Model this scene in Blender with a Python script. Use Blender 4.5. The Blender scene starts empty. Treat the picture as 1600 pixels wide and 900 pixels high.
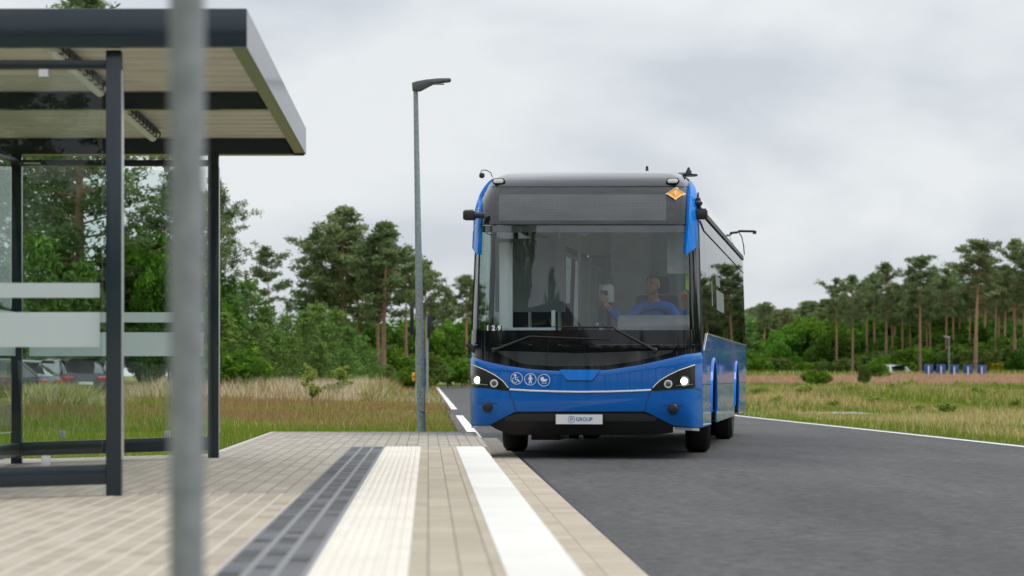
import bpy, bmesh, math, random
import numpy as np
from mathutils import Vector, Matrix
random.seed(7); rng = np.random.default_rng(11)
scene = bpy.context.scene
COL = scene.collection
R = math.radians
# ------------------------------------------------------------------ camera, sky, sun, exposure
F = 3778.0; H = 0.90; VX = 669.0; VY = 587.0      # focal length in photo pixels, eye height, vanishing point of the platform
cam = bpy.data.cameras.new("camera"); camo = bpy.data.objects.new("camera", cam); COL.objects.link(camo)
camo.location = (0, 0, H); camo.rotation_euler = (R(90), 0, 0)
cam.lens = 85; cam.sensor_width = 36; cam.shift_x = 131/1600; cam.shift_y = 137/1600
cam.clip_start = 0.1; cam.clip_end = 6000
cam.dof.use_dof = True; cam.dof.focus_distance = 26.4; cam.dof.aperture_fstop = 3.3
scene.camera = camo

SUN_EL, SUN_ROT = R(58), R(95)
w = bpy.data.worlds.new("World"); scene.world = w; w.use_nodes = True
nt = w.node_tree; nt.nodes.clear()
def N(t, k, **kw):
    n = t.nodes.new(k)
    for a, b in kw.items():
        if a.startswith('_'): setattr(n, a[1:], b)
        else: n.inputs[a.replace('__', ' ')].default_value = b
    return n
out = N(nt, 'ShaderNodeOutputWorld'); bg = N(nt, 'ShaderNodeBackground'); bg.inputs[1].default_value = 0.10
sky = N(nt, 'ShaderNodeTexSky'); sky.sky_type = 'NISHITA'; sky.sun_disc = False
sky.sun_elevation = SUN_EL; sky.sun_rotation = SUN_ROT
tc = N(nt, 'ShaderNodeTexCoord'); sep = N(nt, 'ShaderNodeSeparateXYZ'); nt.links.new(tc.outputs['Generated'], sep.inputs[0])
mp = N(nt, 'ShaderNodeMapping'); mp.inputs['Scale'].default_value = (1.0, 1.0, 2.2); nt.links.new(tc.outputs['Generated'], mp.inputs[0])
n1 = N(nt, 'ShaderNodeTexNoise', Scale=7.5, Detail=6.0, Roughness=0.48, Distortion=0.35); nt.links.new(mp.outputs[0], n1.inputs[0])
mp.inputs['Location'].default_value = (0.35, 0.1, 0.42)
ramp = N(nt, 'ShaderNodeValToRGB'); nt.links.new(n1.outputs[0], ramp.inputs[0])
e = ramp.color_ramp.elements
e[0].position = 0.36; e[0].color = (5.7, 6.05, 6.55, 1)
e[1].position = 0.60; e[1].color = (7.6, 7.85, 8.05, 1)
m_ = ramp.color_ramp.elements.new(0.48); m_.color = (6.7, 7.05, 7.4, 1)
# overcast sky: brighter towards the zenith
mr = N(nt, 'ShaderNodeMapRange'); mr.inputs[1].default_value = 0.14; mr.inputs[2].default_value = 0.85; mr.inputs[3].default_value = 1.0; mr.inputs[4].default_value = 1.95
nt.links.new(sep.outputs[2], mr.inputs[0])
vm = N(nt, 'ShaderNodeVectorMath'); vm.operation = 'SCALE'; nt.links.new(ramp.outputs[0], vm.inputs[0]); nt.links.new(mr.outputs[0], vm.inputs['Scale'])
mx = N(nt, 'ShaderNodeMix'); mx.data_type = 'RGBA'; mx.inputs[0].default_value = 0.93
nt.links.new(sky.outputs[0], mx.inputs[6]); nt.links.new(vm.outputs[0], mx.inputs[7])
nt.links.new(mx.outputs[2], bg.inputs[0]); nt.links.new(bg.outputs[0], out.inputs[0])

sl = bpy.data.lights.new("sun", 'SUN'); sl.energy = 1.4; sl.angle = R(22); sl.color = (1.0, 0.965, 0.91)
so = bpy.data.objects.new("sun", sl); COL.objects.link(so)
# rotation such that light comes from azimuth SUN_ROT (clockwise from +Y) and elevation SUN_EL
sd = Vector((math.sin(SUN_ROT)*math.cos(SUN_EL), math.cos(SUN_ROT)*math.cos(SUN_EL), math.sin(SUN_EL)))
so.rotation_euler = sd.to_track_quat('Z', 'Y').to_euler(); so.location = (0, -5, 30)
vs = scene.view_settings; vs.view_transform = 'Standard'; vs.look = 'None'; vs.exposure = 0.14; vs.gamma = 1.0; vs.use_curve_mapping = False
scene.render.resolution_x = 1024; scene.render.resolution_y = 576
scene.render.engine = 'CYCLES'
scene.cycles.max_bounces = 8; scene.cycles.transparent_max_bounces = 24; scene.cycles.caustics_reflective = False; scene.cycles.caustics_refractive = False

# ------------------------------------------------------------------ helpers
def P(px, py, Z): return ((px-VX)*Z/F, Z, H+(VY-py)*Z/F)
def PX(px, Z): return (px-VX)*Z/F
def PZ(py, Z): return H+(VY-py)*Z/F
def lerp(a, b, t): return a+(b-a)*t
def sstep(a, b, x):
    t = min(1, max(0, (x-a)/(b-a))); return t*t*(3-2*t)
def interp(pts):
    xs = [p[0] for p in pts]; ys = [p[1] for p in pts]
    return lambda x: float(np.interp(x, xs, ys))

class MB:
    def __init__(s): s.v = []; s.f = []
    def add(s, vs_, fs):
        o = len(s.v); s.v += [tuple(p) for p in vs_]; s.f += [tuple(i+o for i in f) for f in fs]; return s
    def box(s, x0, x1, y0, y1, z0, z1):
        return s.add([(x0,y0,z0),(x1,y0,z0),(x1,y1,z0),(x0,y1,z0),(x0,y0,z1),(x1,y0,z1),(x1,y1,z1),(x0,y1,z1)],
                     [(0,3,2,1),(4,5,6,7),(0,1,5,4),(1,2,6,5),(2,3,7,6),(3,0,4,7)])
    def tube(s, pts, r, n=8, cap=True):
        pts = [Vector(p) for p in pts]; rr = r if isinstance(r, (list, tuple)) else [r]*len(pts)
        rings = []; o = len(s.v); up = None
        for i, p in enumerate(pts):
            d = (pts[min(i+1, len(pts)-1)]-pts[max(i-1, 0)]).normalized()
            if up is None:
                a = Vector((0, 0, 1)) if abs(d.z) < .9 else Vector((1, 0, 0)); up = (a-d*a.dot(d)).normalized()
            else: up = (up-d*up.dot(d)).normalized()
            b = d.cross(up)
            for k in range(n):
                t = 2*math.pi*k/n; s.v.append(tuple(p+(up*math.cos(t)+b*math.sin(t))*rr[i]))
        for i in range(len(pts)-1):
            for k in range(n):
                a0 = o+i*n+k; a1 = o+i*n+(k+1) % n; s.f.append((a0, a1, a1+n, a0+n))
        if cap:
            s.f.append(tuple(o+k for k in range(n))[::-1]); s.f.append(tuple(o+(len(pts)-1)*n+k for k in range(n)))
        return s
    def lathe(s, prof, n=24, c=(0,0,0), axis='z'):
        o = len(s.v)
        for (r, h) in prof:
            for k in range(n):
                t = 2*math.pi*k/n; x, y = r*math.cos(t), r*math.sin(t)
                s.v.append({'z': (c[0]+x, c[1]+y, c[2]+h), 'x': (c[0]+h, c[1]+x, c[2]+y), 'y': (c[0]+x, c[1]-h, c[2]+y)}[axis])
        for i in range(len(prof)-1):
            for k in range(n):
                a0 = o+i*n+k; a1 = o+i*n+(k+1) % n; s.f.append((a0, a1, a1+n, a0+n))
        s.f.append(tuple(o+k for k in range(n))[::-1]); s.f.append(tuple(o+(len(prof)-1)*n+k for k in range(n)))
        return s
    def prism(s, poly, plane='xz', a=0, b=1):
        """polygon in a plane extruded from a to b along the remaining axis"""
        o = len(s.v); n = len(poly)
        for d in (a, b):
            for (p, q) in poly:
                s.v.append({'xz': (p, d, q), 'yz': (d, p, q), 'xy': (p, q, d)}[plane])
        s.f.append(tuple(o+k for k in range(n))); s.f.append(tuple(o+n+k for k in range(n))[::-1])
        for k in range(n): s.f.append((o+k, o+n+k, o+n+(k+1) % n, o+(k+1) % n))
        return s
    def grid(s, rows, closed=False):
        """rows: list of equal-length vertex rows"""
        o = len(s.v); m = len(rows[0])
        for r in rows: s.v += [tuple(p) for p in r]
        for i in range(len(rows)-1):
            for k in range(m-1):
                a = o+i*m+k; s.f.append((a, a+1, a+1+m, a+m))
        return s
    def build(s, name, mat, parent=None, smooth=False, bevel=0, solid=0, autos=None):
        me = bpy.data.meshes.new(name); me.from_pydata(s.v, [], s.f)
        bm = bmesh.new(); bm.from_mesh(me)
        if solid: 
            bmesh.ops.recalc_face_normals(bm, faces=bm.faces)
            bmesh.ops.solidify(bm, geom=bm.faces[:], thickness=solid)
        bmesh.ops.recalc_face_normals(bm, faces=bm.faces)
        if bevel:
            es = [e for e in bm.edges if len(e.link_faces) == 2 and e.calc_face_angle(0) > 0.6]
            bmesh.ops.bevel(bm, geom=es, offset=bevel, segments=2, affect='EDGES', profile=0.5, clamp_overlap=True)
        bm.to_mesh(me); bm.free()
        if smooth or bevel:
            me.polygons.foreach_set('use_smooth', [True]*len(me.polygons))
            me.set_sharp_from_angle(angle=R(autos or 35))
        if mat: me.materials.append(mat)
        o = bpy.data.objects.new(name, me); COL.objects.link(o)
        if parent: o.parent = parent
        return o

def tag(o, label=None, cat=None, group=None, kind=None):
    if label: o['label'] = label
    if cat: o['category'] = cat
    if group: o['group'] = group
    if kind: o['kind'] = kind
    return o
def empty(name, loc=(0, 0, 0), rz=0):
    o = bpy.data.objects.new(name, None); COL.objects.link(o); o.location = loc; o.rotation_euler = (0, 0, rz); o.empty_display_size = .2
    return o
def children_of(o): return [c for c in bpy.data.objects if c.parent == o]
def copy_tree(o, parent=None):
    c = o.copy(); COL.objects.link(c); c.parent = parent
    for ch in children_of(o): copy_tree(ch, c)
    return c
def text_obj(name, body, size, mat, parent, loc, rot, ext=.001, align='CENTER', bold=0, sx=1.0):
    cu = bpy.data.curves.new(name, 'FONT'); cu.body = body; cu.size = size; cu.extrude = ext; cu.align_x = align; cu.align_y = 'CENTER'; cu.offset = bold
    t = bpy.data.objects.new(name+'_tmp', cu); COL.objects.link(t)
    bpy.context.view_layer.update()
    me = bpy.data.meshes.new_from_object(t.evaluated_get(bpy.context.evaluated_depsgraph_get()))
    bpy.data.objects.remove(t)
    me.materials.clear(); me.materials.append(mat)
    o = bpy.data.objects.new(name, me); COL.objects.link(o); o.parent = parent; o.location = loc; o.rotation_euler = rot; o.scale = (sx, 1, 1)
    return o

# ------------------------------------------------------------------ materials
def mat(name, col=(.5,.5,.5), rough=.5, metal=0, spec=.5, coat=0, vary=0, vscale=5, bump=0, bscale=40, emit=None, estr=0, coatr=.03, col2=None, detail=6, squash=None):
    m = bpy.data.materials.new(name); m.use_nodes = True; t = m.node_tree; b = t.nodes['Principled BSDF']
    b.inputs['Base Color'].default_value = (*col, 1); b.inputs['Roughness'].default_value = rough; b.inputs['Metallic'].default_value = metal
    b.inputs['Specular IOR Level'].default_value = spec; b.inputs['Coat Weight'].default_value = coat; b.inputs['Coat Roughness'].default_value = coatr
    co = N(t, 'ShaderNodeTexCoord'); src = co.outputs['Object']
    if squash:
        mpp = N(t, 'ShaderNodeMapping'); mpp.inputs['Scale'].default_value = squash; t.links.new(src, mpp.inputs[0]); src = mpp.outputs[0]
    if vary or col2:
        n = N(t, 'ShaderNodeTexNoise', Scale=vscale, Detail=detail, Roughness=.6); t.links.new(src, n.inputs[0])
        r = N(t, 'ShaderNodeValToRGB'); t.links.new(n.outputs[0], r.inputs[0])
        c2 = col2 or tuple(c*(1-vary) for c in col); c1 = col if col2 else tuple(min(1, c*(1+vary)) for c in col)
        r.color_ramp.elements[0].position = .35; r.color_ramp.elements[0].color = (*c2, 1)
        r.color_ramp.elements[1].position = .65; r.color_ramp.elements[1].color = (*c1, 1)
        t.links.new(r.outputs[0], b.inputs['Base Color'])
    if bump:
        n2 = N(t, 'ShaderNodeTexNoise', Scale=bscale, Detail=4.0); t.links.new(src, n2.inputs[0])
        bp = N(t, 'ShaderNodeBump', Strength=bump, Distance=.01); t.links.new(n2.outputs[0], bp.inputs['Height']); t.links.new(bp.outputs[0], b.inputs['Normal'])
    if emit: b.inputs['Emission Color'].default_value = (*emit, 1); b.inputs['Emission Strength'].default_value = estr
    return m
def glass_mat(name, tint=(.9,.95,.93), ior=1.5, opacity=0.0, body=(.02,.02,.02), rough=0.0):
    """thin pane: transparent with Fresnel reflection; opacity mixes in a diffuse body"""
    m = bpy.data.materials.new(name); m.use_nodes = True; t = m.node_tree; t.nodes.clear()
    o = N(t, 'ShaderNodeOutputMaterial'); tr = N(t, 'ShaderNodeBsdfTransparent'); tr.inputs[0].default_value = (*tint, 1)
    df = N(t, 'ShaderNodeBsdfDiffuse'); df.inputs[0].default_value = (*body, 1)
    gl = N(t, 'ShaderNodeBsdfGlossy'); gl.inputs['Roughness'].default_value = rough
    m1 = N(t, 'ShaderNodeMixShader'); m1.inputs[0].default_value = opacity; t.links.new(tr.outputs[0], m1.inputs[1])
    tl = N(t, 'ShaderNodeBsdfTranslucent'); tl.inputs[0].default_value = (*body, 1); m0 = N(t, 'ShaderNodeMixShader'); m0.inputs[0].default_value = .55
    t.links.new(df.outputs[0], m0.inputs[1]); t.links.new(tl.outputs[0], m0.inputs[2]); t.links.new(m0.outputs[0], m1.inputs[2])
    fr = N(t, 'ShaderNodeLayerWeight')
    fz = N(t, 'ShaderNodeFresnel'); fz.inputs[0].default_value = ior
    ge = N(t, 'ShaderNodeNewGeometry')
    # thin slabs: never total-internal-reflection on the way out
    inv = N(t, 'ShaderNodeMath'); inv.operation = 'SUBTRACT'; inv.inputs[0].default_value = 1.0; t.links.new(ge.outputs['Backfacing'], inv.inputs[1])
    mu = N(t, 'ShaderNodeMath'); mu.operation = 'MULTIPLY'; t.links.new(fz.outputs[0], mu.inputs[0]); t.links.new(inv.outputs[0], mu.inputs[1])
    m2 = N(t, 'ShaderNodeMixShader'); t.links.new(mu.outputs[0], m2.inputs[0]); t.links.new(m1.outputs[0], m2.inputs[1]); t.links.new(gl.outputs[0], m2.inputs[2])
    t.links.new(m2.outputs[0], o.inputs[0]); return m
def leaf_mat(name, dark, light, alt=None, transl=.25, ns=.5):
    m = bpy.data.materials.new(name); m.use_nodes = True; t = m.node_tree; t.nodes.clear()
    o = N(t, 'ShaderNodeOutputMaterial'); g = N(t, 'ShaderNodeNewGeometry'); oi = N(t, 'ShaderNodeObjectInfo')
    r = N(t, 'ShaderNodeValToRGB'); t.links.new(g.outputs['Random Per Island'], r.inputs[0])
    r.color_ramp.elements[0].color = (*dark, 1); r.color_ramp.elements[1].color = (*light, 1); r.color_ramp.elements[1].position = .9
    if alt: el = r.color_ramp.elements.new(.97); el.color = (*alt, 1)
    hs = N(t, 'ShaderNodeHueSaturation'); t.links.new(r.outputs[0], hs.inputs['Color'])
    mr1 = N(t, 'ShaderNodeMapRange'); mr1.inputs[3].default_value = .485; mr1.inputs[4].default_value = .515; t.links.new(oi.outputs['Random'], mr1.inputs[0]); t.links.new(mr1.outputs[0], hs.inputs['Hue'])
    co = N(t, 'ShaderNodeTexCoord'); nz = N(t, 'ShaderNodeTexNoise', Scale=ns, Detail=3.0); t.links.new(co.outputs['Object'], nz.inputs[0])
    mr2 = N(t, 'ShaderNodeMapRange'); mr2.inputs[1].default_value = .3; mr2.inputs[2].default_value = .7; mr2.inputs[3].default_value = .7; mr2.inputs[4].default_value = 1.3; t.links.new(nz.outputs[0], mr2.inputs[0]); t.links.new(mr2.outputs[0], hs.inputs['Value'])
    d = N(t, 'ShaderNodeBsdfDiffuse'); tl = N(t, 'ShaderNodeBsdfTranslucent'); t.links.new(hs.outputs[0], d.inputs[0]); t.links.new(hs.outputs[0], tl.inputs[0])
    mx = N(t, 'ShaderNodeMixShader'); mx.inputs[0].default_value = transl; t.links.new(d.outputs[0], mx.inputs[1]); t.links.new(tl.outputs[0], mx.inputs[2]); t.links.new(mx.outputs[0], o.inputs[0])
    return m
def attr_mat(name, transl=.3):
    m = bpy.data.materials.new(name); m.use_nodes = True; t = m.node_tree; t.nodes.clear()
    o = N(t, 'ShaderNodeOutputMaterial'); a = N(t, 'ShaderNodeVertexColor'); a.layer_name = 'tint'
    d = N(t, 'ShaderNodeBsdfDiffuse'); tl = N(t, 'ShaderNodeBsdfTranslucent'); t.links.new(a.outputs[0], d.inputs[0]); t.links.new(a.outputs[0], tl.inputs[0])
    mx = N(t, 'ShaderNodeMixShader'); mx.inputs[0].default_value = transl; t.links.new(d.outputs[0], mx.inputs[1]); t.links.new(tl.outputs[0], mx.inputs[2]); t.links.new(mx.outputs[0], o.inputs[0])
    return m
def brick_mat(name, c1, c2, mortar, bw=.2, rh=.1, ms=.006, rot=90, rough=.85, vary=.25, off=.5, bump=.6, stain=(.5,.47,.42), stainamt=.3):
    m = bpy.data.materials.new(name); m.use_nodes = True; t = m.node_tree; b = t.nodes['Principled BSDF']; b.inputs['Roughness'].default_value = rough; b.inputs['Specular IOR Level'].default_value = .2
    co = N(t, 'ShaderNodeTexCoord'); mpp = N(t, 'ShaderNodeMapping'); mpp.inputs['Rotation'].default_value = (0, 0, R(rot)); t.links.new(co.outputs['Object'], mpp.inputs[0])
    br = N(t, 'ShaderNodeTexBrick'); br.inputs['Scale'].default_value = 1; br.inputs['Brick Width'].default_value = bw; br.inputs['Row Height'].default_value = rh
    br.inputs['Mortar Size'].default_value = ms; br.inputs['Mortar Smooth'].default_value = .4; br.offset = off; br.inputs['Bias'].default_value = -.1
    br.inputs['Color1'].default_value = (*c1, 1); br.inputs['Color2'].default_value = (*c2, 1); br.inputs['Mortar'].default_value = (*mortar, 1)
    t.links.new(mpp.outputs[0], br.inputs[0])
    n = N(t, 'ShaderNodeTexNoise', Scale=3.5, Detail=8.0, Roughness=.75); t.links.new(co.outputs['Object'], n.inputs[0])
    r = N(t, 'ShaderNodeMapRange'); r.inputs[1].default_value = .35; r.inputs[2].default_value = .7; r.inputs[3].default_value = 0; r.inputs[4].default_value = stainamt; t.links.new(n.outputs[0], r.inputs[0])
    mx = N(t, 'ShaderNodeMix'); mx.data_type = 'RGBA'; mx.blend_type = 'MIX'; t.links.new(r.outputs[0], mx.inputs[0]); t.links.new(br.outputs[0], mx.inputs[6]); mx.inputs[7].default_value = (*stain, 1)
    n3 = N(t, 'ShaderNodeTexNoise', Scale=60.0, Detail=3.0); t.links.new(co.outputs['Object'], n3.inputs[0])
    r3 = N(t, 'ShaderNodeMapRange'); r3.inputs[3].default_value = 1-vary; r3.inputs[4].default_value = 1+vary; t.links.new(n3.outputs[0], r3.inputs[0])
    mu = N(t, 'ShaderNodeVectorMath'); mu.operation = 'SCALE'; t.links.new(mx.outputs[2], mu.inputs[0]); t.links.new(r3.outputs[0], mu.inputs['Scale'])
    t.links.new(mu.outputs[0], b.inputs['Base Color'])
    iv = N(t, 'ShaderNodeMath'); iv.operation = 'SUBTRACT'; iv.inputs[0].default_value = 1; t.links.new(br.outputs['Fac'], iv.inputs[1])
    bp = N(t, 'ShaderNodeBump', Strength=bump, Distance=.006); t.links.new(iv.outputs[0], bp.inputs['Height']); t.links.new(bp.outputs[0], b.inputs['Normal'])
    return m

M = {}
M['anthracite'] = mat('anthracite paint', (.012,.025,.036), .4, spec=.25, coat=.6, coatr=.12, bump=.02, bscale=120, vary=.08)
M['ceiling'] = mat('cream corrugated sheet', (.68,.64,.53), .5, vary=.08, vscale=2)
M['alu'] = mat('aluminium', (.75,.76,.77), .3, metal=1)
M['clip'] = mat('grey clip', (.45,.47,.48), .5)
M['galv'] = mat('galvanised steel', (.31,.33,.345), .5, metal=.3, col2=(.22,.24,.25), vscale=28, detail=3, bump=.05)
M['galv2'] = mat('pale galvanised steel', (.36,.41,.43), .5, metal=.3, col2=(.25,.29,.31), vscale=28, detail=3, bump=.05)
M['white'] = mat('white paint', (.8,.8,.78), .5)
M['linewhite'] = mat('road line white', (.80,.80,.77), .7, col2=(.62,.62,.59), vscale=9, bump=.1, bscale=150)
M['lampgrey'] = mat('lamp grey', (.10,.105,.105), .4, vary=.1)
M['black'] = mat('black plastic', (.012,.012,.013), .45)
M['rubber'] = mat('tyre rubber', (.012,.012,.012), .8, bump=.2, bscale=60)
M['glass'] = glass_mat('shelter glass', (.90,.945,.93), 1.5)
M['frost'] = glass_mat('frosted band', (.3,.32,.32), 1.4, opacity=.93, body=(.86,.92,.93), rough=.3)
M['tube'] = mat('lamp diffuser', (.8,.8,.74), .25)
M['sticker'] = mat('white sticker', (.8,.8,.82), .5)
M['blue'] = mat('bus blue paint', (.0,.12,.47), .5, metal=.0, spec=.12, coat=.75, coatr=.02)
M['blueside'] = mat('bus blue flank paint', (.0,.13,.50), .5, spec=.1, coat=.85, coatr=.02)
M['blue2'] = mat('bus blue paint bright', (.0,.20,.74), .5, spec=.12, coat=.6, coatr=.03)
M['gloss'] = mat('black gloss mask', (.006,.007,.009), .05, spec=.45)
M['gloss_top'] = mat('smoked display glass', (.014,.015,.018), .08, spec=.5, coat=.55, coatr=.02)
M['led'] = mat('display matrix', (.055,.06,.064), .12, spec=.4, coat=.6, coatr=.02)
def led_dots():
    t = M['led'].node_tree; bb = t.nodes['Principled BSDF']; co = N(t, 'ShaderNodeTexCoord'); mpp = N(t, 'ShaderNodeMapping'); mpp.inputs['Rotation'].default_value = (R(90), 0, 0); t.links.new(co.outputs['Object'], mpp.inputs[0])
    br = N(t, 'ShaderNodeTexBrick'); br.offset = 0; br.inputs['Scale'].default_value = 1; br.inputs['Brick Width'].default_value = .03; br.inputs['Row Height'].default_value = .03; br.inputs['Mortar Size'].default_value = .006; br.inputs['Mortar Smooth'].default_value = .5
    br.inputs['Color1'].default_value = (.075,.083,.088,1); br.inputs['Color2'].default_value = (.085,.093,.098,1); br.inputs['Mortar'].default_value = (.066,.073,.078,1); t.links.new(mpp.outputs[0], br.inputs[0]); t.links.new(br.outputs[0], bb.inputs['Base Color'])
led_dots()
M['roofcap'] = mat('dark roof cap', (.035,.036,.044), .14, spec=.5, coat=.8, coatr=.05)
M['cove'] = mat('roof side sky reflection', (.45,.48,.50), .18, metal=.4, coat=1)  # pale base colour stands in for sky reflected on the blue roof side
M['gutter'] = mat('gutter dark', (.02,.022,.022), .5)
M['windscreen'] = glass_mat('windscreen glass', (.92,.96,.96), 1.8)
M['sideglass'] = glass_mat('tinted side glass', (.52,.56,.55), 1.7, opacity=.04)
M['doorglass'] = glass_mat('door glass', (.8,.86,.84), 1.5)
M['chrome'] = mat('chrome', (.8,.8,.8), .12, metal=1)
M['lens'] = glass_mat('headlamp lens', (.9,.9,.9), 1.5)
M['lit'] = mat('lit lamp', (1,1,.95), .3, emit=(1,.95,.84), estr=5)
M['orange'] = mat('orange sign', (.85,.36,.03), .4)
M['interior'] = mat('interior grey', (.42,.44,.46), .7, vary=.1)
M['idark'] = mat('interior dark', (.03,.032,.036), .7)
M['ilight'] = mat('interior light panel', (.62,.66,.68), .6)
M['iwhite'] = mat('interior white', (.8,.82,.82), .4)
M['dash'] = mat('dashboard grey', (.17,.18,.19), .6, vary=.1)
M['seatfab'] = mat('seat fabric', (.05,.06,.09), .9, bump=.3, bscale=200)
M['lime'] = mat('lime strip', (.45,.75,.02), .5)
M['skin'] = mat('skin', (.56,.27,.19), .5, vary=.08, vscale=20)
M['hair'] = mat('short hair', (.10,.08,.07), .9)
M['shirt'] = mat('blue shirt', (.005,.16,.62), .85, bump=.4, bscale=25)
M['shirtdark'] = mat('dark collar', (.03,.035,.05), .85)
M['trunk'] = mat('pine bark', (.27,.18,.125), .95, col2=(.15,.11,.085), vscale=3, bump=.8, bscale=14)
M['trunkgrey'] = mat('grey bark', (.13,.11,.09), .95, vary=.3, bump=.8, bscale=14)
# pine bark turns orange high on the stem
def bark():
    m = M['trunk']; t = m.node_tree; b = t.nodes['Principled BSDF']
    lk = b.inputs['Base Color'].links[0].from_socket
    co = N(t, 'ShaderNodeTexCoord'); sp = N(t, 'ShaderNodeSeparateXYZ'); t.links.new(co.outputs['Object'], sp.inputs[0])
    mrr = N(t, 'ShaderNodeMapRange'); mrr.inputs[1].default_value = 2.5; mrr.inputs[2].default_value = 7; t.links.new(sp.outputs[2], mrr.inputs[0])
    mx = N(t, 'ShaderNodeMix'); mx.data_type = 'RGBA'; t.links.new(mrr.outputs[0], mx.inputs[0]); t.links.new(lk, mx.inputs[6]); mx.inputs[7].default_value = (.40,.22,.13, 1)
    t.links.new(mx.outputs[2], b.inputs['Base Color'])
bark()
M['needles'] = leaf_mat('pine needles', (.085,.13,.058), (.25,.32,.14), transl=.45)
M['young'] = leaf_mat('young pine needles', (.08,.16,.04), (.22,.34,.09), transl=.25)
M['leaf'] = leaf_mat('broad leaves', (.055,.14,.016), (.17,.32,.04), transl=.35)
M['leafdk'] = leaf_mat('dark broad leaves', (.032,.09,.014), (.10,.20,.03), transl=.3)
M['leafgrey'] = leaf_mat('shrub leaves', (.075,.13,.03), (.19,.27,.07), transl=.3)
M['leafwd'] = leaf_mat('weed leaves', (.22,.32,.05), (.46,.50,.15), transl=.35)
M['leafyel'] = leaf_mat('yellow flowers', (.08,.14,.02), (.45,.38,.03), alt=(.7,.5,.02), transl=.3)
M['grass'] = attr_mat('grass blades', .35)

# ------------------------------------------------------------------ terrain
def noise2(x, y):
    return (math.sin(x*.31+1.3)*math.cos(y*.17+.4)+.5*math.sin(x*.83+y*.37+2)+.35*math.cos(x*1.7-y*.9))
def T(x, y):
    z = -.05
    right = sstep(8.0, 10.5, x)
    z += right*(.92*sstep(70, 200, y) + .32*sstep(61, 72, y)*(1-sstep(88, 112, y)) - .60*sstep(177, 187, y) + .05*noise2(x, y)*sstep(62, 75, y))
    left = sstep(-0.2, -2.5, x)*0
    lf = 1-sstep(-6, .2, x)
    z += lf*(.05*noise2(x*1.1, y*1.2)*sstep(28, 40, y) + .03*sstep(27, 36, y))
    far = sstep(170, 240, y); mid = sstep(0.2, 3, x)*(1-right)
    z += far*(1-right)*.35
    return z
def Tv(xs, ys): return np.array([T(float(a), float(b)) for a, b in zip(xs, ys)])

def ground_mat():
    m = bpy.data.materials.new('meadow soil'); m.use_nodes = True; t = m.node_tree; b = t.nodes['Principled BSDF']; b.inputs['Roughness'].default_value = 1
    b.inputs['Specular IOR Level'].default_value = .1
    co = N(t, 'ShaderNodeTexCoord'); sp = N(t, 'ShaderNodeSeparateXYZ'); t.links.new(co.outputs['Object'], sp.inputs[0])
    n = N(t, 'ShaderNodeTexNoise', Scale=.35, Detail=9.0, Roughness=.7); t.links.new(co.outputs['Object'], n.inputs[0])
    r = N(t, 'ShaderNodeValToRGB'); t.links.new(n.outputs[0], r.inputs[0]); el = r.color_ramp.elements
    el[0].position = .35; el[0].color = (.09,.13,.02, 1); el[1].position = .62; el[1].color = (.24,.21,.08, 1)
    k = el.new(.5); k.color = (.15,.18,.04, 1)
    # rusty grass beyond y = 112 on the right side
    a1 = N(t, 'ShaderNodeMapRange'); a1.inputs[1].default_value = 104; a1.inputs[2].default_value = 118; t.links.new(sp.outputs[1], a1.inputs[0])
    a2 = N(t, 'ShaderNodeMapRange'); a2.inputs[1].default_value = 4; a2.inputs[2].default_value = 9; t.links.new(sp.outputs[0], a2.inputs[0])
    mu = N(t, 'ShaderNodeMath'); mu.operation = 'MULTIPLY'; t.links.new(a1.outputs[0], mu.inputs[0]); t.links.new(a2.outputs[0], mu.inputs[1])
    mx = N(t, 'ShaderNodeMix'); mx.data_type = 'RGBA'; t.links.new(mu.outputs[0], mx.inputs[0]); t.links.new(r.outputs[0], mx.inputs[6]); mx.inputs[7].default_value = (.33,.235,.17, 1)
    t.links.new(mx.outputs[2], b.inputs['Base Color'])
    return m
def axis(*segs):
    out = []
    for (a, b, s) in segs:
        k = max(1, int(round((b-a)/s))); out += [a+(b-a)*i/k for i in range(k)]
    return out+[segs[-1][1]]
gx = axis((-3000, -400, 600), (-400, -60, 40), (-60, -10, 5), (-10, 14, .8), (14, 110, 3), (110, 400, 40), (400, 3000, 600))
gy = axis((-400, 0, 40), (0, 30, 5), (30, 140, 1.5), (140, 260, 6), (260, 600, 60), (600, 4000, 700))
gm = MB().grid([[(x, y, T(x, y)) for x in gx] for y in gy])
M['ground'] = ground_mat()
tag(gm.build('ground', M['ground'], smooth=True), kind='structure')

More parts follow.
